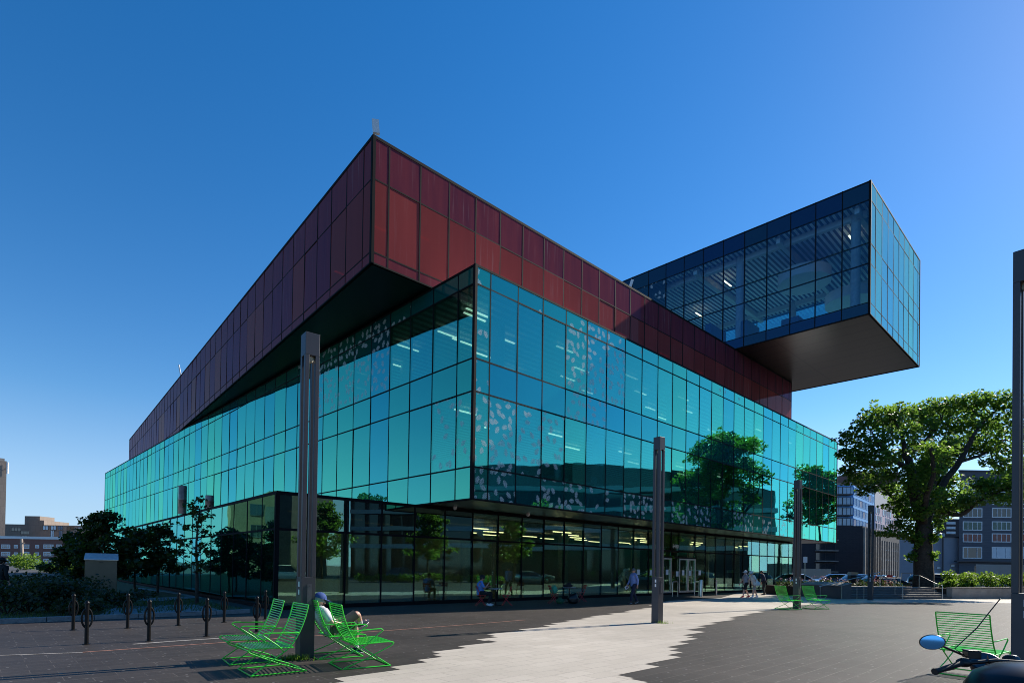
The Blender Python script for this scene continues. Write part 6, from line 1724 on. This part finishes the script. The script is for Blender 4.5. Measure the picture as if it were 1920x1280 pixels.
# handlebar with grips
mb = MB(); hb_ = [gl, gr, gr.lerp(Vector((hx + .04, 0.0, hz + .02)), .6), Vector((hx + .05, gr.y - .34, hz + .02))]
cy_ = gr.y - .30
Lg = [gl, gr, Vector((hx + .06, cy_ + .12, hz + .03)), Vector((hx + .06, cy_ - .12, hz + .03)), Vector((gr.x, 2 * cy_ - gr.y, gr.z)), Vector((gl.x, 2 * cy_ - gl.y, gl.z))]
mb.tube(Lg, .013, 10); hbar = mb.build('handlebar', M['satin_black'], t, smooth=True)
for a, b in ((Lg[0], Lg[1]), (Lg[5], Lg[4])):
    d = (b - a); mb = MB(); mb.tube([a - d * .02, a, a + d * .04, a + d * .08, a + d * .92, a + d], [.021, .022, .021, .018, .0175, .021], 14); mb.build('grip', M['rubber'], hbar, smooth=True)
    mb = MB(); c = b + d * .12; mb.ball(c, (.035, .045, .03), 12, 8); mb.build('switch_block', M['satin_black'], hbar, smooth=True)
    f_ = Vector((.06, 0, -.01)); mb = MB(); mb.tube([b + d * .15 + f_ * .4, b + f_, a + d * .35 + f_ * 1.2, a + f_ * .9], [.007, .007, .006, .007], 7); mb.build('brake_lever', M['chrome'], hbar, smooth=True)
rs = sp_(1822, 1226, 3.66); mb = MB(); mb.box(rs, (.07, .075, .045), .3); mb.box(rs + Vector((0, 0, .026)), (.076, .08, .008), .3); mb.build('fluid_reservoir', M['satin_black'], hbar, bevel=.008)
ds = sp_(1848, 1243, 3.75); mb = MB(); Rm = Matrix.Rotation(-.7, 3, 'Y'); mb.lathe([(.02, -.06), (.075, -.05), (.088, 0), (.088, .014), (.08, .018)], 24, ds, Rm); di = mb.build('dial', M['satin_black'], t, smooth=True)
mb = MB(); mb.lathe([(.078, .0185), (.01, .0195)], 24, ds, Rm); mb.build('dial_glass', M['window_dark'], di)
# mirrors
def mirror(c, stem, rx, rz, turn):
    fwd = (IM.to_3x3() @ (at(1748, 1203, 3.5) - Vector((0, 0, EYE)))).normalized()
    fwd = (fwd + Vector((0, 0, .05))).normalized(); sd = fwd.cross(UPV).normalized(); up = sd.cross(fwd)
    Q = Matrix.Rotation(turn, 3, fwd); sd = Q @ sd; up = Q @ up
    R3 = Matrix((sd, up, -fwd)).transposed()
    mb = MB(); mb.ball(c + fwd * .012, (rx, rz, .03), 26, 12, rot=R3); mi = mb.build('mirror', M['gloss_black'], t, smooth=True)
    mb = MB(); P_ = [c - fwd * .017 + sd * rx * .90 * math.cos(2 * PI * k_ / 36) + up * rz * .90 * math.sin(2 * PI * k_ / 36) for k_ in range(36)]
    i = mb.add(P_ + [p_ - fwd * .006 for p_ in P_])
    for k_ in range(36): mb.face((i + k_, i + (k_ + 1) % 36, i + 36 + (k_ + 1) % 36, i + 36 + k_))
    mb.face(tuple(i + 36 + k_ for k_ in range(36))); mb.build('mirror_glass', M['mirror_glass'], mi)
    mb = MB(); mb.tube(arc([c + fwd * .03, c + fwd * .035 + (stem - c) * .25, stem], 5, .05), .008, 8); mb.build('stem', M['satin_black'], mi, smooth=True)
mirror(m1, m1e, .069, .048, math.radians(-8))
m2 = sp_(1896, 1234, 3.9); mirror(m2, sp_(1880, 1250, 3.85), .048, .028, math.radians(-4))
a0 = sp_(1790, 1215, 3.62); mb = MB(); mb.tube([sp_(1812, 1231, 3.66), a0, sp_(1832, 1176, 3.60), sp_(1858, 1143, 3.56), sp_(1876, 1121, 3.52)], .0035, 5); mb.build('whip_antenna', M['satin_black'], t, smooth=True)
# body below: seat, leg shield, floor, wheels, exhaust
mb = MB()
xb = bx.x
body = [(xb - .30, .62), (xb - .34, .80), (xb - .05, .86), (xb + .50, .80), (xb + .62, .55), (xb + .55, .36), (xb + .95, .30), (xb + 1.05, .40), (hx - .02, hz - .12), (hx + .06, hz - .02), (hx + .12, hz - .10), (xb + 1.26, .40), (xb + 1.15, .22), (xb + .55, .22), (xb + .10, .34), (xb - .2, .48)]
mb.extrude_y(body, cy_ - .16, cy_ + .16); mb.build('fairing', M['gloss_black'], t, bevel=.05, smooth=True)
mb = MB(); mb.ball((xb + .22, cy_, .87), (.42, .17, .085), 20, 10); mb.build('seat', M['rubber'], t, smooth=True)
mb = MB(); mb.box((xb - .02, cy_ * .5, TBZ - .215), (.34, .16 + abs(cy_), .025)); mb.tube([(xb - .15, cy_, .8), (xb - .05, cy_, TBZ - .22)], .02); mb.build('luggage_rack', M['chrome'], t, bevel=.005)
for x in (xb - .02, xb + 1.34):
    Rm = Matrix.Rotation(PI / 2, 3, 'X'); mb = MB(); mb.lathe([(.15, -.05), (.235, -.055), (.262, -.02), (.262, .02), (.235, .055), (.15, .05)], 30, (x, cy_, .262), Rm); wh = mb.build('wheel', M['rubber'], t, smooth=True)
    mb = MB(); mb.lathe([(.03, -.058), (.14, -.052), (.152, 0), (.14, .052), (.03, .058)], 20, (x, cy_, .262), Rm); mb.build('rim', M['chrome'], wh, smooth=True)
mb = MB()
for s in (-.075, .075): mb.tube([(xb + 1.34, cy_ + s, .262), (hx + .10, cy_ + s * .7, hz - .14)], .018, 8)
mb.build('fork', M['chrome'], t, smooth=True)
mb = MB(); mb.ball((hx + .17, cy_, hz - .16), (.07, .085, .085), 16, 10); mb.build('headlight', M['clear_lens'], t, smooth=True)
mb = MB(); mb.tube([(xb + .45, cy_ - .19, .25), (xb + .1, cy_ - .21, .26), (xb - .3, cy_ - .21, .33)], [.025, .045, .05], 12); mb.build('exhaust', M['chrome'], t, smooth=True)
mb = MB(); mb.tube([(xb + .5, cy_ + .1, .25), (xb + .42, cy_ + .30, .012)], .012, 8); mb.build('kickstand', M['satin_black'], t)
# the library label group and tidy
bpy.context.view_layer.update()
